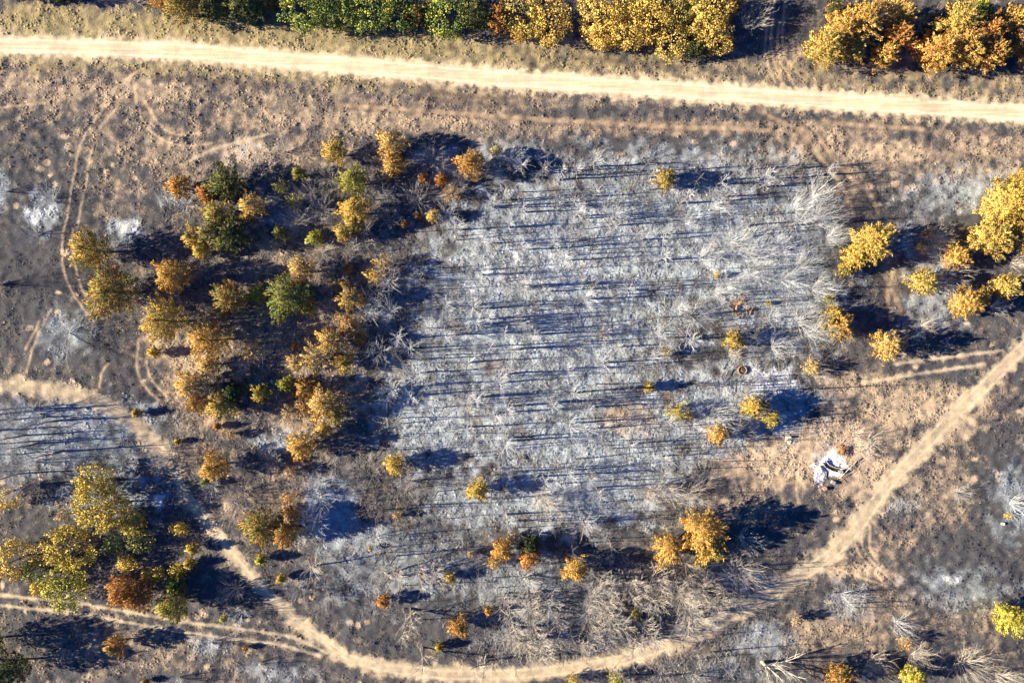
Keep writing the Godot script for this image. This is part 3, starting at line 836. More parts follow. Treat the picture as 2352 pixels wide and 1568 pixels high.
		[7, 2025, 1085, 36, "cedar", "vg"], [7, 390, 415, 32, "sparse", "to"], [7, 1600, 1545, 50, "sparse", "yg"], [7, 1890, 1540, 60, "sparse", "ly"], [7, 2290, 825, 26, "cedar", "go"], [7, 200, 640, 14, "cedar", "yy"],
		[8, 140, 520, 165, "cedar", "go", 2.2], [8, 180, 640, 120, "cedar", "gy", 2.0], [8, 2250, 1120, 118, "cedar", "ly"], [8, 1080, 1530, 110, "cedar", "ov"], [8, 1590, 1530, 92, "cedar", "ly"], [8, 1530, 1285, 52, "sparse", "og"], [8, 2240, 415, 24, "sparse", "yl"], [8, 780, 1130, 45, "sparse", "tt"]]
	for i in trees.size():
		var e = trees[i]
		var uv := tile_uv(e[0], e[1], e[2])
		var key: String = e[5]
		leafy.append([uv.x, uv.y, e[3] * 0.3336, PAL_NAME[key[0]] + ("" if key[0] == key[1] else " and " + PAL_NAME[key[1]]), i])
	var t0 := Time.get_ticks_msec()
	for i in trees.size():
		plant_leafy(trees[i], i)
	print("leafy ", trees.size(), " ", Time.get_ticks_msec() - t0)

	# ---- bare trees: [view, x, y, radius, kind, tone, height]
	var rng := RandomNumberGenerator.new()
	rng.seed = 77
	for e in [[0, 900, -20, 190, "bush", "grey", 4.5], [0, 1960, 1040, 90, "bush", "grey", 2.5], [0, 2270, 1220, 80, "bush", "grey", 3], [0, 2200, 1440, 140, "bush", "grey", 3], [0, 2050, 1520, 110, "bush", "grey", 3], [0, 1260, 1400, 100, "bush", "ash", 2], [0, 330, 1370, 110, "bush", "ash", 2.5], [0, 15, 1310, 70, "bush", "ash", 3], [0, 2140, 1330, 90, "bush", "grey", 2.5],
			[1, 170, 1050, 75, "bush", "grey", 3], [1, 620, 1110, 130, "bush", "grey", 3.5], [1, 1170, 1090, 120, "bush", "ash", 4.5], [1, 1240, 1150, 80, "tree", "ash", 5], [1, 1390, 1170, 70, "tree", "ash", 5], [1, 1735, 1120, 105, "tree", "ash", 6], [1, 1620, 1185, 60, "tree", "ash", 5], [1, 1250, 1440, 85, "tree", "ash", 6], [1, 1120, 1360, 90, "tree", "ash", 5], [1, 1600, 1400, 65, "tree", "ash", 6], [1, 1860, 1480, 110, "bush", "ash", 5], [1, 1670, 1480, 55, "tree", "ash", 6], [1, 730, 1490, 110, "bush", "ash", 4], [1, 1750, 1330, 55, "tree", "ash", 5], [1, 1640, 50, 120, "bush", "grey", 5],
			[1, 300, 1350, 90, "bush", "grey", 2.5], [1, 520, 1380, 110, "bush", "grey", 2.5], [1, 330, 1500, 100, "bush", "grey", 2.5], [1, 820, 1230, 70, "bush", "grey", 3],
			[2, 460, 160, 110, "bush", "white", 4], [2, 1660, 190, 60, "bush", "white", 4], [2, 270, 1250, 58, "tree", "ash", 5], [2, 240, 1400, 95, "bush", "ash", 5], [2, 330, 1330, 55, "tree", "ash", 5], [2, 570, 1270, 70, "tree", "ash", 5], [2, 930, 1340, 120, "bush", "ash", 5], [2, 800, 1430, 105, "bush", "ash", 5], [2, 950, 1470, 110, "bush", "ash", 5], [2, 40, 1520, 75, "bush", "ash", 4], [2, 1000, 1180, 60, "tree", "ash", 5], [2, 2150, 1300, 80, "bush", "ash", 3],
			[3, 430, 720, 200, "bush", "ash", 4.2], [3, 190, 1300, 190, "bush", "ash", 7], [3, 60, 1530, 160, "bush", "ash", 7], [3, 2250, 560, 72, "bush", "ash", 2.5], [3, 1790, 880, 65, "bush", "grey", 2.5], [3, 1900, 1130, 62, "bush", "grey", 2.5], [3, 2270, 1050, 60, "bush", "grey", 2.5], [3, 230, 40, 80, "bush", "ash", 3], [3, 1890, 130, 90, "bush", "grey", 3], [3, 2200, 170, 110, "bush", "grey", 3], [3, 2280, 360, 90, "bush", "grey", 3], [3, 1690, 960, 60, "bush", "ash", 2], [3, 1150, 1540, 80, "bush", "grey", 3], [3, -90, 380, 190, "bush", "grey", 8], [3, 1850, 850, 60, "bush", "grey", 2.5],
			[4, 60, 150, 80, "bush", "grey", 3], [4, 150, 100, 100, "bush", "grey", 3], [4, 320, 380, 90, "bush", "ash", 5], [4, 200, 570, 90, "bush", "ash", 5], [4, 320, 580, 90, "bush", "ash", 6], [4, 260, 850, 80, "bush", "ash", 4], [4, 400, 760, 90, "tree", "ash", 7], [4, 480, 830, 80, "tree", "ash", 6], [4, 605, 690, 75, "tree", "ash", 6], [4, 730, 740, 90, "tree", "ash", 7], [4, 870, 690, 70, "tree", "ash", 6], [4, 910, 550, 100, "tree", "ash", 8], [4, 1020, 620, 65, "tree", "ash", 8], [4, 1170, 840, 100, "tree", "ash", 9], [4, 1035, 820, 65, "tree", "ash", 6], [4, 880, 930, 85, "tree", "ash", 7], [4, 1130, 720, 50, "tree", "ash", 7],
			[4, 1240, 660, 55, "bush", "ash", 4], [4, 1090, 1070, 80, "tree", "ash", 6], [4, 930, 1180, 85, "tree", "ash", 7], [4, 340, 1120, 95, "bush", "ash", 5], [4, 1060, 1290, 85, "tree", "ash", 8], [4, 1140, 1460, 90, "tree", "ash", 7], [4, 960, 90, 95, "tree", "ash", 7], [4, 1460, 120, 80, "tree", "ash", 7], [4, 1560, 980, 60, "tree", "ash", 6], [4, 1800, 720, 60, "bush", "tan", 3], [4, 1710, 1220, 50, "tree", "ash", 5], [4, 520, 340, 60, "bush", "ash", 3], [4, 1260, 400, 60, "tree", "ash", 7], [4, 2200, 720, 100, "bush", "ash", 5], [4, 2220, 860, 80, "bush", "ash", 4], [4, 1960, 430, 70, "tree", "ash", 6], [4, 860, 1230, 70, "bush", "tan", 3],
			[5, 640, 130, 130, "bush", "ash", 5], [5, 500, 190, 110, "bush", "ash", 5], [5, 500, 320, 120, "bush", "ash", 5], [5, 330, 390, 120, "bush", "ash", 5], [5, 720, 350, 120, "bush", "ash", 5], [5, 80, 600, 130, "bush", "ash", 5], [5, 820, 640, 120, "bush", "ash", 5], [5, 900, 730, 110, "bush", "ash", 5], [5, 930, 420, 100, "bush", "ash", 5], [5, 640, 820, 90, "bush", "ash", 4], [5, 350, 80, 110, "bush", "ash", 5], [5, 820, 250, 100, "bush", "ash", 5], [5, 150, 200, 100, "bush", "ash", 5], [5, 1030, 60, 90, "bush", "ash", 4], [5, 1800, 340, 130, "bush", "tan", 4], [5, 1670, 670, 58, "bush", "tan", 2.5], [5, 2160, 540, 60, "bush", "ash", 3], [5, 340, 860, 60, "bush", "tan", 3], [5, 930, 1010, 70, "bush", "tan", 2.5], [5, 1740, 90, 80, "bush", "tan", 3], [5, 2300, 240, 70, "bush", "tan", 3],
			[6, 1450, 220, 90, "bush", "ash", 3], [6, 1640, 1100, 100, "bush", "ash", 4], [6, 1430, 1310, 82, "bush", "ash", 3], [6, 2160, 470, 110, "bush", "ash", 5], [6, 2200, 300, 100, "bush", "ash", 5], [6, 1620, 920, 70, "bush", "grey", 3], [6, 2240, 980, 100, "bush", "grey", 3], [6, 2060, 930, 80, "bush", "grey", 3], [6, 1590, 330, 110, "bush", "grey", 3], [6, 1660, 260, 80, "bush", "grey", 3], [6, 1760, 1450, 80, "bush", "ash", 3], [6, 1640, 50, 80, "bush", "grey", 3], [6, 1880, 40, 80, "bush", "grey", 3], [6, 170, 60, 150, "bush", "ash", 6], [6, 830, 520, 80, "bush", "grey", 3], [6, 1210, 1550, 70, "bush", "ash", 3], [6, 2190, 200, 90, "bush", "ash", 5], [6, 220, 200, 120, "bush", "grey", 5], [6, 1130, 30, 70, "bush", "ash", 3],
			[7, 230, 580, 110, "bush", "ash", 4], [7, 480, 190, 90, "bush", "grey", 3.5], [7, 1420, 360, 120, "bush", "tan", 5], [7, 1680, 480, 70, "bush", "tan", 3], [7, 1250, 860, 80, "bush", "ash", 3], [7, 2230, 230, 130, "bush", "tan", 5], [7, 2120, 260, 90, "bush", "tan", 5], [7, 1370, 290, 80, "bush", "tan", 5],
			[8, 60, 270, 125, "bush", "tan", 5], [8, 400, 800, 160, "bush", "tan", 4], [8, 50, 780, 110, "bush", "tan", 5], [8, 1130, 980, 125, "bush", "ash", 4], [8, 1320, 1430, 115, "bush", "tan", 3], [8, 1960, 1450, 180, "bush", "tan", 4], [8, 1600, 1390, 120, "bush", "tan", 3], [8, 1490, 1170, 100, "bush", "ash", 3], [5, 1180, 1420, 90, "bush", "tan", 1.4], [5, 1290, 1470, 100, "bush", "tan", 1.4], [5, 1230, 1540, 90, "bush", "tan", 1.2], [8, 2290, 340, 110, "bush", "ash", 3], [8, 430, 580, 95, "bush", "ash", 3], [8, 90, 960, 110, "bush", "tan", 5], [8, 1900, 260, 70, "bush", "grey", 2], [8, 2200, 1530, 110, "bush", "tan", 4], [8, 80, 1530, 90, "bush", "grey", 3], [8, 310, 960, 60, "bush", "tan", 3]]:
		var uv := tile_uv(e[0], e[1], e[2])
		plant_bare(uv.x, uv.y, e[3] * 0.3336, e[4], e[5], e[6], rng)
	# half-fallen brush in the bend of the track
	for k in 62:
		var u := rng.randf_range(1150, 1640)
		var v := rng.randf_range(1320, 1505)
		if u < 1320 and v < 1380: u += 200.0
		if trodden(u, v) > 0.45: v -= 40.0
		plant_bare(u, v, rng.randf_range(28, 40), "tree", ["tan", "tan", "grey"][rng.randi() % 3], [4.0, 5.0, 6.0][rng.randi() % 3], rng, [Vector2(0.1, 0.55), Vector2(-0.35, 0.5), Vector2(0.5, 0.35), Vector2(0.3, -0.4), Vector2(-0.5, 0.1)][rng.randi() % 5])
	for e in [[7, 540, 800, Vector2(0.3, -0.6)], [7, 660, 820, Vector2(0.15, -0.7)], [7, 390, 820, Vector2(-0.2, -0.6)], [7, 450, 1150, Vector2(-0.2, 0.5)], [7, 480, 1130, Vector2(0.2, 0.4)], [7, 290, 790, Vector2(0, -0.6)], [6, 2150, 760, Vector2(0.5, -0.4)], [7, 1300, 900, Vector2(0.1, 0.5)], [7, 960, 1440, Vector2(-0.6, -0.2)], [7, 560, 1420, Vector2(0.1, 0.5)], [7, 1250, 1290, Vector2(0.5, -0.4)]]:
		var uv2 := tile_uv(e[0], e[1], e[2])
		plant_bare(uv2.x, uv2.y, 34, "tree", "tan", 5.0, rng, e[3])
	# tall bare trees at the ash patch beside the side ruts, some just out of view
	for k in 16:
		plant_bare(rng.randf_range(-130, 130), rng.randf_range(900, 1160), [22.0, 30.0][k % 2], "tree", "ash", [7.0, 8.0][(k / 2) % 2], rng)
	# scattered saplings over the ash field
	var taken := []
	var tries := 0
	while bare_count < 300 and tries < 6000:
		tries += 1
		var u2 := rng.randf_range(880, 1960)
		var v2 := rng.randf_range(380, 1280)
		if coarse("ash", u2, v2) < 0.5 or trodden(u2, v2) > 0.2: continue
		var ok := true
		for q in taken:
			if q.distance_to(Vector2(u2, v2)) < 38.0: ok = false
		if not ok: continue
		if warp_noise.get_noise_2d(u2 * 0.35 + 900.0, v2 * 0.6) < rng.randf_range(-0.35, 0.15): continue
		taken.append(Vector2(u2, v2))
		if u2 > 1550 and rng.randf() < 0.4:
			plant_bare(u2, v2, [24.0, 30.0, 38.0][rng.randi() % 3], "bush", "ash", [3.0, 4.0, 5.0][rng.randi() % 3], rng)
		else:
			plant_bare(u2, v2, [18.0, 24.0, 30.0][rng.randi() % 3], "tree", "ash", [5.0, 6.0, 7.0, 8.0][rng.randi() % 4], rng)
	# the big pale tree outside the track
	var wuv := tile_uv(8, 600, 1450)
	var w := thing("pale_tree", "largest bone white bare tree with thick forked limbs outside the curving dirt track", "tree", Vector3.ZERO)
	w.position = px(wuv.x, wuv.y + 12, 3.0)
	w.position.y = land(w.position.x, w.position.z)
	fresh()
	tube(Vector3(0, -.3, 0), Vector3(.1, 1.6, 0), 0.34, 0.24, 8, Color(0.36, 0.33, 0.26))
	part("trunk", commit(), bark_mat, w)
	for d in [Vector3(1.0, .9, -.25), Vector3(.8, .9, .8), Vector3(.05, 1.1, .9), Vector3(-.1, 1.0, 1.2), Vector3(.25, 1.2, 1.2), Vector3(-.1, 1.5, -.9), Vector3(-.9, 1.1, .3), Vector3(.3, 1.7, -.3), Vector3(.6, 1.0, -.8), Vector3(-.6, 1.0, -.5), Vector3(.5, 1, .2), Vector3(-.5, 1.0, .8)]:
		fresh()
		limb(Vector3(.1, 1.4, 0), d.normalized(), rng.randf_range(4.5, 6.5), 0.09, 0, Color(0.40, 0.37, 0.30), rng)
		part("limb", commit(), bark_mat, w)
	print("bare ", bare_count, " protos ", protos.size(), " ", Time.get_ticks_msec() - t0)

# ------------------------------------------------------------------ what nobody could count
func multi(called: String, mesh: Mesh, mat: Material, xf: Array, cols: Array, label: String, category: String) -> void:
	var mm := MultiMesh.new()
	mm.transform_format = MultiMesh.TRANSFORM_3D
	mm.use_colors = true
	mm.mesh = mesh
	mm.instance_count = xf.size()
	for i in xf.size():
		mm.set_instance_transform(i, xf[i])
		mm.set_instance_color(i, cols[i])
	var o := MultiMeshInstance3D.new()
	o.multimesh = mm
	o.material_override = mat
	o.name = called
	add_child(o)
	tag(o, label, category, "", "stuff")

func build_stuff() -> void:
	var t0 := Time.get_ticks_msec()
	var rng := RandomNumberGenerator.new()
	rng.seed = 99
	# grass tufts take the colour of the straw, ash or char they grow in
	fresh()
	for k in 9:
		var az := k * 2.39996
		var d := Vector3(cos(az), 0, sin(az))
		var tip := d * rng.randf_range(0.16, 0.42) + Vector3(0, rng.randf_range(0.10, 0.26), 0)
		var s := Vector3(-d.z, 0, d.x) * 0.06
		tri(d * 0.03 + s, tip, d * 0.03 - s, (Vector3.UP * 0.8 + d * 0.4).normalized(), Color(1, 1, 1))
	var tuft := commit()
	var straw_x := []
	var straw_c := []
	var stub_x := []
	var stub_c := []
	for k in 330000:
		var x := rng.randf_range(-90, 90)
		var z := rng.randf_range(-60, 60)
		var u := x / MPP + 1176.0
		var v := z / MPP + 784.0
		if trodden(u, v) > 0.3: continue
		if clump_noise.get_noise_2d(x * 0.35, z * 0.35) * 1.5 + 0.42 < rng.randf(): continue
		var c := ground_color(u, v)
		var bright := c.r
		var b := Basis(Vector3.UP, rng.randf() * TAU)
		var sc := 0.28 + 0.7 * pow(rng.randf(), 2.5)
		if bright > 0.14:
			if coarse("ash", u, v) > 0.45 and rng.randf() < 0.4: continue
			straw_x.append(Transform3D(b.scaled(Vector3(sc, sc * rng.randf_range(0.5, 0.9), sc)), Vector3(x, land(x, z), z)))
			var f := rng.randf_range(1.0, 1.5)
			straw_c.append(Color(c.r * f, c.g * f, c.b * f))
		else:
			if rng.randf() < 0.5: continue
			sc *= 0.85
			stub_x.append(Transform3D(b.scaled(Vector3(sc, sc * 0.8, sc)), Vector3(x, land(x, z), z)))
			var f2 := rng.randf_range(0.8, 1.7)
			stub_c.append(Color(c.r * f2, c.g * f2, c.b * f2))
	var gm := mat_vertex(0.95)
	multi("dry_grass", tuft, gm, straw_x, straw_c, "pale dry grass tufts left standing between the burnt patches", "grass")
	multi("charred_stubble", tuft, gm, stub_x, stub_c, "black charred grass stubble covering the burnt ground", "grass")
	print("tufts ", straw_x.size(), " ", stub_x.size(), " ", Time.get_ticks_msec() - t0)
	# thin burnt stems and twig litter
	fresh()
	var p := Vector3(0, -0.1, 0)
	for k in 4:
		var q := Vector3(rng.randf_range(-.08, .08), 0.25 * (k + 1), rng.randf_range(-.08, .08)) * Vector3(1.5, 4.2, 1.5)
		tube(p, q, 0.062 - 0.011 * k, 0.051 - 0.011 * k, 4, Color(1, 1, 1) * 0.8)
		if k > 0:
			for j in 4:
				var az := rng.randf() * TAU
				tube(p.lerp(q, rng.randf()), p.lerp(q, rng.randf()) + Vector3(cos(az) * 0.8, 0.6, sin(az) * 0.8), 0.016, 0.007, 3, Color(1, 1, 1))
		p = q
	var stem := commit()
	fresh()
	for k in 5:
		var az := rng.randf() * TAU
		var c := Vector3(rng.randf_range(-.5, .5), 0.05, rng.randf_range(-.5, .5))
		tube(c, c + Vector3(cos(az), rng.randf_range(0.0, 0.25), sin(az)) * rng.randf_range(0.4, 1.1), 0.022, 0.008, 3, Color(1, 1, 1) * rng.randf_range(0.7, 1.1))
	var litter := commit()
	var sx := []
	var scs := []
	var lx := []
	var lc := []
	for k in 26000:
		var u := rng.randf_range(380, 2000)
		var v := rng.randf_range(380, 1560)
		var a := coarse("ash", u, v)
		if u < 960 and v < 1300: a = maxf(a, 0.45)
		if u > 1100 and u < 1700 and v > 1280: a = maxf(a, 0.6)
		if rng.randf() > a or trodden(u, v) > 0.4: continue
		var at := px(u, v)
		at.y = land(at.x, at.z)
		var t := Basis(Vector3.UP, rng.randf() * TAU)
		if u > 850 and rng.randf() < 0.22 * ss(-0.1, 0.35, warp_noise.get_noise_2d(u * 0.35 + 900.0, v * 0.6)):
			var s := rng.randf_range(0.6, 1.7)
			sx.append(Transform3D(t.rotated(Vector3.RIGHT, rng.randf_range(-.1, .1)).scaled(Vector3(s, s, s)), at))
			scs.append(Color(0.14, 0.135, 0.135) * rng.randf_range(0.6, 1.3))
		else:
			var s2 := rng.randf_range(0.6, 1.5)
			lx.append(Transform3D(t.scaled(Vector3(s2, s2, s2)), at))
			var g := rng.randf_range(0.6, 1.35)
			var pale := Color(0.30, 0.295, 0.29) if a > 0.5 else Color(0.27, 0.235, 0.20)
			lc.append(Color(pale.r * g, pale.g * g, pale.b * g))
	multi("burnt_stems", stem, gm, sx, scs, "thin burnt sapling stems standing thickly in the ash", "stems")
	multi("twig_litter", litter, gm, lx, lc, "fallen pale twigs littering ash and thicket floor", "twigs")
	print("stems ", sx.size(), " litter ", lx.size(), " ", Time.get_ticks_msec() - t0)

# ------------------------------------------------------------------ single things in the clearing
func plain(c: Color, rough := 0.8, metal := 0.0, sd := 1) -> StandardMaterial3D:
	var m := StandardMaterial3D.new()
	var n := FastNoiseLite.new()
	n.seed = sd
	n.frequency = 0.03
	var nt := NoiseTexture2D.new()
	nt.width = 128
	nt.height = 128
	nt.seamless = true
	nt.noise = n
	var r := Gradient.new()
	r.colors = PackedColorArray([Color(c.r * 0.6, c.g * 0.55, c.b * 0.5).linear_to_srgb(), (c * 1.15).linear_to_srgb()])
	nt.color_ramp = r
	m.albedo_texture = nt
	m.uv1_triplanar = true
	m.uv1_scale = Vector3(1.2, 1.2, 1.2)
	m.roughness = rough
	m.metallic = metal
	return m

func stick(called: String, label: String, category: String, a: Vector2, b: Vector2, r: float, mat: Material, lift := 0.0) -> void:
	var p := px(a.x, a.y)
	var q := px(b.x, b.y)
	var o := p
	o.y = land(p.x, p.z)
	fresh()
	var e := Vector3(q.x - p.x, land(q.x, q.z) - o.y + r + lift, q.z - p.z)
	var s := Vector3(0, r, 0)
	for k in 4:
		var t1 := (k + 1) / 4.0
		var m := Vector3(0, r, 0).lerp(e, t1) + Vector3(sin(k * 2.3), 0, cos(k * 3.1)) * r * 0.5
		tube(s, m, r * (1.0 - 0.12 * k), r * (1.0 - 0.12 * (k + 1)), 7, Color.WHITE)
		s = m
	var mi := MeshInstance3D.new()
	mi.mesh = commit()
	mi.material_override = mat
	mi.name = numbered(called)
	add_child(mi)
	mi.position = o
	tag(mi, label, category)

func build_objects() -> void:
	var rng := RandomNumberGenerator.new()
	rng.seed = 4
	var rust := plain(Color(0.23, 0.135, 0.08), 0.8, 0.0, 3)
	var rust2 := plain(Color(0.33, 0.20, 0.12), 0.8, 0.0, 4)
	var burnt := plain(Color(0.05, 0.04, 0.035), 0.9, 0.0, 5)
	var white := plain(Color(0.72, 0.68, 0.60), 0.5, 0.0, 6)
	var greym := plain(Color(0.30, 0.30, 0.29), 0.7, 0.0, 7)
	var pink := plain(Color(0.50, 0.27, 0.20), 0.8, 0.0, 8)
	var root := plain(Color(0.22, 0.125, 0.055), 0.9, 0.0, 9)
	var zu := func(x0: float, y0: float, w: float, ww: float, x: float, y: float) -> Vector2:   # a close view of the photo at source x0, y0
		return Vector2((x0 + x * w / ww) * 0.9408, (y0 + y * w / ww) * 0.9408)
	# crumpled rusty sheets
	var c: Vector2 = zu.call(1750, 700, 150, 2352, 900, 750)
	var at := px(c.x, c.y)
	at.y = land(at.x, at.z)
	var t := thing("scrap_heap", "heap of crumpled rusty sheet metal panels lying in the ash", "scrap heap", at)
	for e in [[900, 560, 1.55, 1.1, 0.5, 0.15], [600, 640, 0.9, 0.8, 0.25, -0.7], [720, 800, 0.9, 0.55, 0.3, 0.6], [1310, 860, 0.9, 0.6, 0.45, 0.2], [1250, 1000, 1.1, 0.45, 0.3, 0.6], [820, 1010, 1.1, 0.9, 0.18, -0.3], [980, 1130, 1.2, 0.5, 0.12, 0.5]]:
		var q: Vector2 = zu.call(1750, 700, 150, 2352, e[0], e[1])
		var d := px(q.x, q.y) - at
		fresh()
		var n := 5
		var g := []
		for j in n + 1:
			for i in n + 1:
				g.append(Vector3((i / float(n) - 0.5) * e[2], rng.randf_range(-.07, .07) + (0.10 * sin(i * 1.7 + j)), (j / float(n) - 0.5) * e[3]))
		for j in n:
			for i in n:
				var k := j * (n + 1) + i
				tri_flat(g[k], g[k + 1], g[k + n + 1], Vector3.UP, Color.WHITE)
				tri_flat(g[k + 1], g[k + n + 2], g[k + n + 1], Vector3.UP, Color.WHITE)
				tri_flat(g[k] - Vector3(0, .02, 0), g[k + 1] - Vector3(0, .02, 0), g[k + n + 1] - Vector3(0, .02, 0), Vector3.DOWN, Color.WHITE)
				tri_flat(g[k + 1] - Vector3(0, .02, 0), g[k + n + 2] - Vector3(0, .02, 0), g[k + n + 1] - Vector3(0, .02, 0), Vector3.DOWN, Color.WHITE)
		for i in n:                        # folded-down rims that carry the sheet
			for edge in [[i, i + 1, Vector3(0, 0, -1)], [n * (n + 1) + i, n * (n + 1) + i + 1, Vector3(0, 0, 1)], [i * (n + 1), (i + 1) * (n + 1), Vector3(-1, 0, 0)], [i * (n + 1) + n, (i + 1) * (n + 1) + n, Vector3(1, 0, 0)]]:
				var a0: Vector3 = g[edge[0]]
				var a1: Vector3 = g[edge[1]]
				var dn: float = e[4] + 0.2
				tri_flat(a0, a1, a1 - Vector3(0, dn, 0), edge[2], Color.WHITE)
				tri_flat(a0, a1 - Vector3(0, dn, 0), a0 - Vector3(0, dn, 0), edge[2], Color.WHITE)
		var pl := part("sheet", commit(), rust if rng.randf() < 0.6 else rust2, t)
		pl.position = Vector3(d.x, e[4], d.z)
		pl.rotation = Vector3(rng.randf_range(-.1, .1), e[5], rng.randf_range(-.1, .1))
	for e in [[560, 800, 700, 940], [960, 940, 1180, 1250], [450, 720, 640, 860]]:
		var q0: Vector2 = zu.call(1750, 700, 150, 2352, e[0], e[1])
		var q1: Vector2 = zu.call(1750, 700, 150, 2352, e[2], e[3])
		fresh()
		tube(px(q0.x, q0.y) - at + Vector3(0, .42, 0), px(q1.x, q1.y) - at + Vector3(0, .22, 0), 0.07, 0.06, 6, Color.WHITE)
		part("bar", commit(), burnt, t)
	# open rusty ring with burnt scraps
	c = zu.call(1740, 860, 150, 2352, 1120, 680)
	at = px(c.x, c.y)
	at.y = land(at.x, at.z) - 0.05
	var ring := thing("rusty_tank_ring", "rusty open-topped round tank holding burnt scraps on the ash", "tank", at)
	fresh()
	for k in 24:
		var a0 := TAU * k / 24.0
		var a1 := TAU * (k + 1) / 24.0
		var d0 := Vector3(cos(a0), 0, sin(a0))
		var d1 := Vector3(cos(a1), 0, sin(a1))
		var h := Vector3(0, 0.48, 0)
		var dm := (d0 + d1).normalized()
		for e in [[0.70, 0.70, dm], [0.64, 0.64, -dm]]:
			tri(d0 * e[0], d1 * e[0], d1 * e[0] + h, e[2], Color.WHITE)
			tri(d0 * e[0], d1 * e[0] + h, d0 * e[0] + h, e[2], Color.WHITE)
		tri(d0 * .64 + h, d1 * .64 + h, d1 * .70 + h, Vector3.UP, Color.WHITE)
		tri(d0 * .64 + h, d1 * .70 + h, d0 * .70 + h, Vector3.UP, Color.WHITE)
	part("wall", commit(), rust2, ring)
	for e in [[-.2, .12, .5, .25, .7], [.25, -.05, .45, .3, -.5], [.1, .28, .4, .25, .3], [-.25, -.25, .4, .3, 1.2]]:
		fresh()
		boxy(Vector3.ZERO, Vector3(e[2], .2, e[3]), Basis(Vector3.UP, e[4]).rotated(Vector3.RIGHT, .25), Color.WHITE, 0.05, rng)
		var pr := part("scrap", commit(), rust if e[4] > 0 else burnt, ring)
		pr.position = Vector3(e[0], .22, e[1])
	# the two white boxes and their lid
	for e in [[1190, 720, .62, .34, .70, .15, "upright white box, tallest of three on tan grass near the ash", 0.72], [1080, 880, .36, .36, .34, .0, "small cube-shaped white box on tan grass beside taller white box", 0.4], [1255, 1010, .34, .62, .22, -.62, "long white box lying on tan grass in shadow of taller white box", 0.22]]:
		c = zu.call(1880, 1040, 90, 2352, e[0], e[1])
		at = px(c.x, c.y, e[7] * 0.5)
		at.y = land(at.x, at.z) - 0.03
		var bt := thing("white_box", e[6], "box", at, e[5])
		fresh()
		boxy(Vector3(0, e[4] * 0.5, 0), Vector3(e[2], e[4], e[3]), Basis.IDENTITY, Color.WHITE, 0.012, rng)
		part("body", commit(), white, bt)
		fresh()
		boxy(Vector3(0, e[4] + 0.02, 0), Vector3(e[2] * 1.06, 0.045, e[3] * 1.06), Basis.IDENTITY, Color.WHITE, 0.006, rng)
		part("lid", commit(), white, bt)
	# dump with white ash: root ball, trough, tub, pink block, posts
	c = zu.call(1960, 1060, 180, 2016, 1060, 430)
	at = px(c.x, c.y)
	at.y = land(at.x, at.z)
	var rb := thing("root_ball", "brown upturned root ball with tangled roots beside white ash", "stump", at)
	fresh()
	for k in 10:
		for j in 5:
			var quad := []
			for e in [[k, j], [k + 1, j], [k + 1, j + 1], [k, j + 1]]:
				var th: float = TAU * (e[0] % 10) / 10.0
				var ph: float = PI * 0.5 * e[1] / 5.0
				var rr := 0.8 * (1.0 + 0.18 * sin(th * 3.0 + e[1]))
				quad.append(Vector3(cos(th) * cos(ph) * rr, sin(ph) * 0.75 - 0.05, sin(th) * cos(ph) * rr))
			var mid: Vector3 = quad[0] + quad[2]
			tri_flat(quad[0], quad[1], quad[2], mid, Color.WHITE)
			tri_flat(quad[0], quad[2], quad[3], mid, Color.WHITE)
	part("soil_clod", commit(), root, rb)
	for k in 26:
		fresh()
		var az := rng.randf() * TAU
		var s := Vector3(cos(az) * .5, rng.randf_range(.3, .7), sin(az) * .5)
		var m2 := s + Vector3(cos(az + .6) * .35, rng.randf_range(-.1, .25), sin(az + .6) * .35)
		tube(s, m2, .05, .035, 5, Color.WHITE)
		tube(m2, m2 + Vector3(cos(az - .3) * .35, rng.randf_range(-.3, .05), sin(az - .3) * .35), .035, .012, 5, Color.WHITE)
		part("root", commit(), root if k % 3 else rust2, rb)
	c = zu.call(1960, 1060, 180, 2016, 760, 860)
	at = px(c.x, c.y)
	at.y = land(at.x, at.z)
	var tr := thing("curved_trough", "bent burnt metal trough with pale rim lying in white ash", "trough", at)
	fresh()
	var line := []
	for e in [[560, 740], [640, 850], [760, 920], [880, 960], [990, 975]]:
		var q2: Vector2 = zu.call(1960, 1060, 180, 2016, e[0], e[1])
		line.append(px(q2.x, q2.y) - Vector3(at.x, 0, at.z))
	for i in line.size() - 1:
		var dd: Vector3 = (line[i + 1] - line[i]).normalized()
		var sd := Vector3(-dd.z, 0, dd.x)
		for k in 6:
			var b0 := PI * k / 6.0
			var b1 := PI * (k + 1) / 6.0
			var o0 := sd * cos(b0) * 0.32 + Vector3(0, 0.36 - sin(b0) * 0.32, 0)
			var o1 := sd * cos(b1) * 0.32 + Vector3(0, 0.36 - sin(b1) * 0.32, 0)
			var nn := Vector3(0, 1, 0) - (sd * cos((b0 + b1) * .5) * 0.8)
			tri_flat(line[i] + o0, line[i + 1] + o0, line[i + 1] + o1, nn, Color.WHITE)
			tri_flat(line[i] + o0, line[i + 1] + o1, line[i] + o1, nn, Color.WHITE)
	part("shell", commit(), burnt, tr)
	fresh()
	for i in line.size() - 1:
		var dd2: Vector3 = (line[i + 1] - line[i]).normalized()
		var sd2 := Vector3(-dd2.z, 0, dd2.x)
		for sg in [-0.33, 0.33]:
			tube(line[i] + sd2 * sg + Vector3(0, .37, 0), line[i + 1] + sd2 * sg + Vector3(0, .37, 0), 0.035, 0.035, 5, Color.WHITE)
	part("rim", commit(), white, tr)
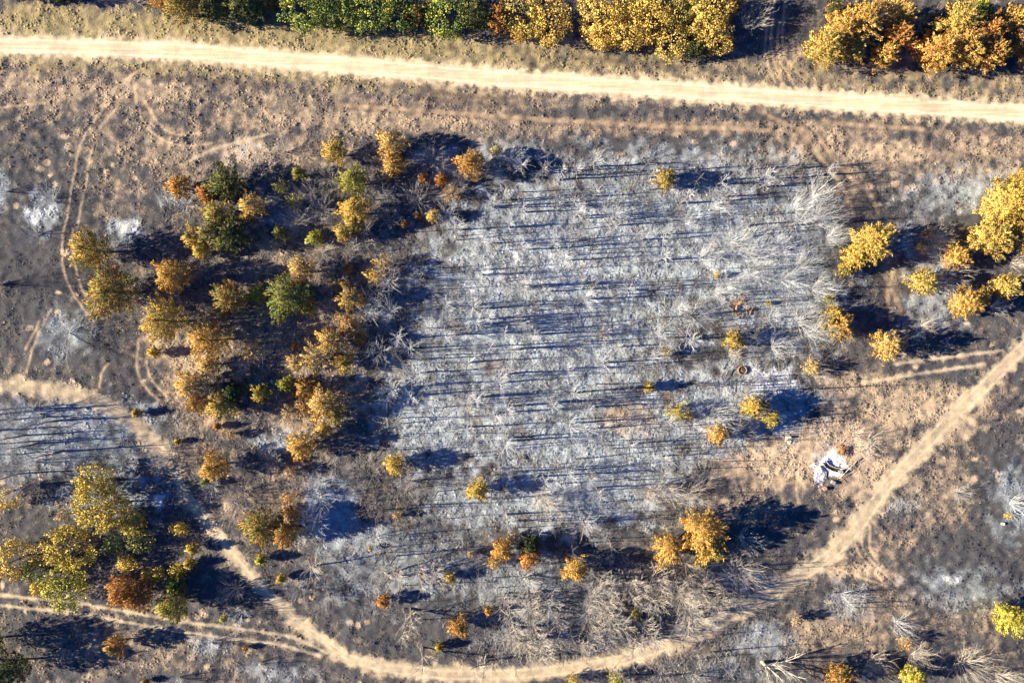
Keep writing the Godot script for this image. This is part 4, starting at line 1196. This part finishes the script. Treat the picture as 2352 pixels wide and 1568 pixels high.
	for e in [[1030, 1020, .55, .55, .5, .35, "grey square tub standing at end of burnt trough", "tub", "tub"], [600, 1480, .55, .42, .6, .4, "pinkish rusty block below white ash heap casting dark shadow", "block", "block"], [820, 1310, .6, .5, .4, -.5, "grey broken box with sagging top below white ash heap", "broken_box", "box"]]:
		c = zu.call(1960, 1060, 180, 2016, e[0], e[1])
		at = px(c.x, c.y, e[4] * 0.5)
		at.y = land(at.x, at.z) - 0.05
		var o := thing(e[7], e[6], e[8], at, e[5])
		fresh()
		boxy(Vector3(0, e[4] * .5, 0), Vector3(e[2], e[4], e[3]), Basis.IDENTITY, Color.WHITE, 0.05, rng)
		part("body", commit(), pink if e[7] == "block" else greym, o)
		fresh()
		boxy(Vector3(0, e[4] + .035, 0), Vector3(e[2] * 1.08, .05, e[3] * 1.08), Basis(Vector3.FORWARD, .06), Color.WHITE, 0.02, rng)
		part("top", commit(), pink if e[7] == "block" else greym, o)
	# posts, boards and logs
	var D := func(x: float, y: float) -> Vector2: return zu.call(1960, 1060, 180, 2016, x, y)
	stick("thin_post", "pale thin post sloping across the white ash heap", "post", D.call(990, 1200), D.call(1420, 720), .05, white, .5)
	stick("thin_post", "dark thin post crossing the pinkish rubble below the trough", "post", D.call(960, 1330), D.call(1380, 990), .05, rust, .25)
	stick("thin_post", "rusty thin bar lying across rubble towards the dirt track", "post", D.call(1020, 1140), D.call(1230, 1340), .045, rust2, .05)
	stick("fallen_pole", "long pale pole lying from the root ball into the brush", "pole", D.call(1190, 315), D.call(1900, 260), .06, white, .3)
	stick("fallen_pole", "grey pole slanting through cut brush above the root ball", "pole", D.call(950, 320), D.call(1180, 60), .05, greym, .3)
	stick("charred_log", "black charred log lying at the edge of white ash patch", "log", D.call(470, 850), D.call(680, 1240), .1, burnt)
	stick("charred_log", "black charred log with forked end right of the trough", "log", D.call(1250, 900), D.call(1590, 650), .12, burnt)
	var E := func(x: float, y: float) -> Vector2: return zu.call(1740, 860, 150, 2352, x, y)
	stick("charred_board", "longest charred board lying on ash near the rusty tank", "board", E.call(410, 640), E.call(640, 290), .09, burnt)
	stick("charred_board", "grey board lying beside the longest charred board", "board", E.call(400, 660), E.call(690, 420), .05, greym)
	stick("charred_board", "short charred board lying beside the rusty tank", "board", E.call(660, 900), E.call(770, 660), .1, burnt)
	stick("charred_board", "thin dark stake lying in ash below the rusty tank", "board", E.call(860, 1540), E.call(905, 1130), .06, burnt)
	# pale round bucket by the ash at the right
	c = zu.call(2380, 1210, 120, 2352, 1320, 1330)
	at = px(c.x, c.y)
	at.y = land(at.x, at.z) - 0.03
	var bk := thing("pale_bucket", "small round pale bucket standing alone on grey ash", "bucket", at)
	fresh()
	for k in 16:
		var a2 := TAU * k / 16.0
		var a3 := TAU * (k + 1) / 16.0
		var f0 := Vector3(cos(a2), 0, sin(a2))
		var f1 := Vector3(cos(a3), 0, sin(a3))
		var hh := Vector3(0, .38, 0)
		var fm := (f0 + f1).normalized()
		tri(f0 * .19, f1 * .19, f1 * .23 + hh, fm, Color.WHITE)
		tri(f0 * .19, f1 * .23 + hh, f0 * .23 + hh, fm, Color.WHITE)
		tri(f0 * .205 + hh, f1 * .205 + hh, f1 * .19 + hh * .8, -fm, Color.WHITE)
		tri(f0 * .205 + hh, f1 * .19 + hh * .8, f0 * .19 + hh * .8, -fm, Color.WHITE)
		tri(f0 * .23 + hh, f1 * .23 + hh, f1 * .205 + hh, Vector3.UP, Color.WHITE)
		tri(f0 * .23 + hh, f1 * .205 + hh, f0 * .205 + hh, Vector3.UP, Color.WHITE)
		tri(f0 * .19 + hh * .8, f1 * .19 + hh * .8, hh * .8, Vector3.UP, Color.WHITE)
	part("body", commit(), white, bk)

func _ready() -> void:
	var cam := Camera3D.new()
	cam.name = "camera"
	add_child(cam)
	cam.position = Vector3(0, HC, 0)
	cam.rotation_degrees = Vector3(-90, 0, 0)
	cam.fov = 53.13
	cam.near = 0.5
	cam.far = 4000.0
	cam.current = true
	var env := Environment.new()
	env.background_mode = Environment.BG_SKY
	var sky := Sky.new()
	var sm := ProceduralSkyMaterial.new()
	sm.sky_top_color = Color(0.09, 0.28, 0.55)
	sm.sky_horizon_color = Color(0.27, 0.42, 0.61)
	sm.sky_curve = 0.15
	sm.ground_bottom_color = Color(0.2, 0.18, 0.16)
	sm.ground_horizon_color = Color(0.36, 0.42, 0.55)
	sm.sun_angle_max = 15.0
	sky.sky_material = sm
	env.sky = sky
	env.background_energy_multiplier = 0.5
	env.tonemap_mode = Environment.TONE_MAPPER_LINEAR
	env.tonemap_exposure = 4.35
	env.sdfgi_enabled = true
	env.ssao_enabled = true
	env.ssil_enabled = true
	var we := WorldEnvironment.new()
	we.environment = env
	we.name = "environment"
	add_child(we)
	var sun := DirectionalLight3D.new()
	sun.name = "sun"
	add_child(sun)
	var el := deg_to_rad(22.0)
	var az := deg_to_rad(3.5)
	var dir := Vector3(cos(el) * cos(az), -sin(el), -cos(el) * sin(az))
	sun.look_at_from_position(Vector3.ZERO, dir, Vector3.UP)
	sun.light_energy = 1.5
	sun.light_color = Color(1.0, 0.94, 0.83)
	sun.light_angular_distance = 0.5
	sun.shadow_enabled = true
	build_ground()
	build_vegetation()
	build_objects()
	build_stuff()
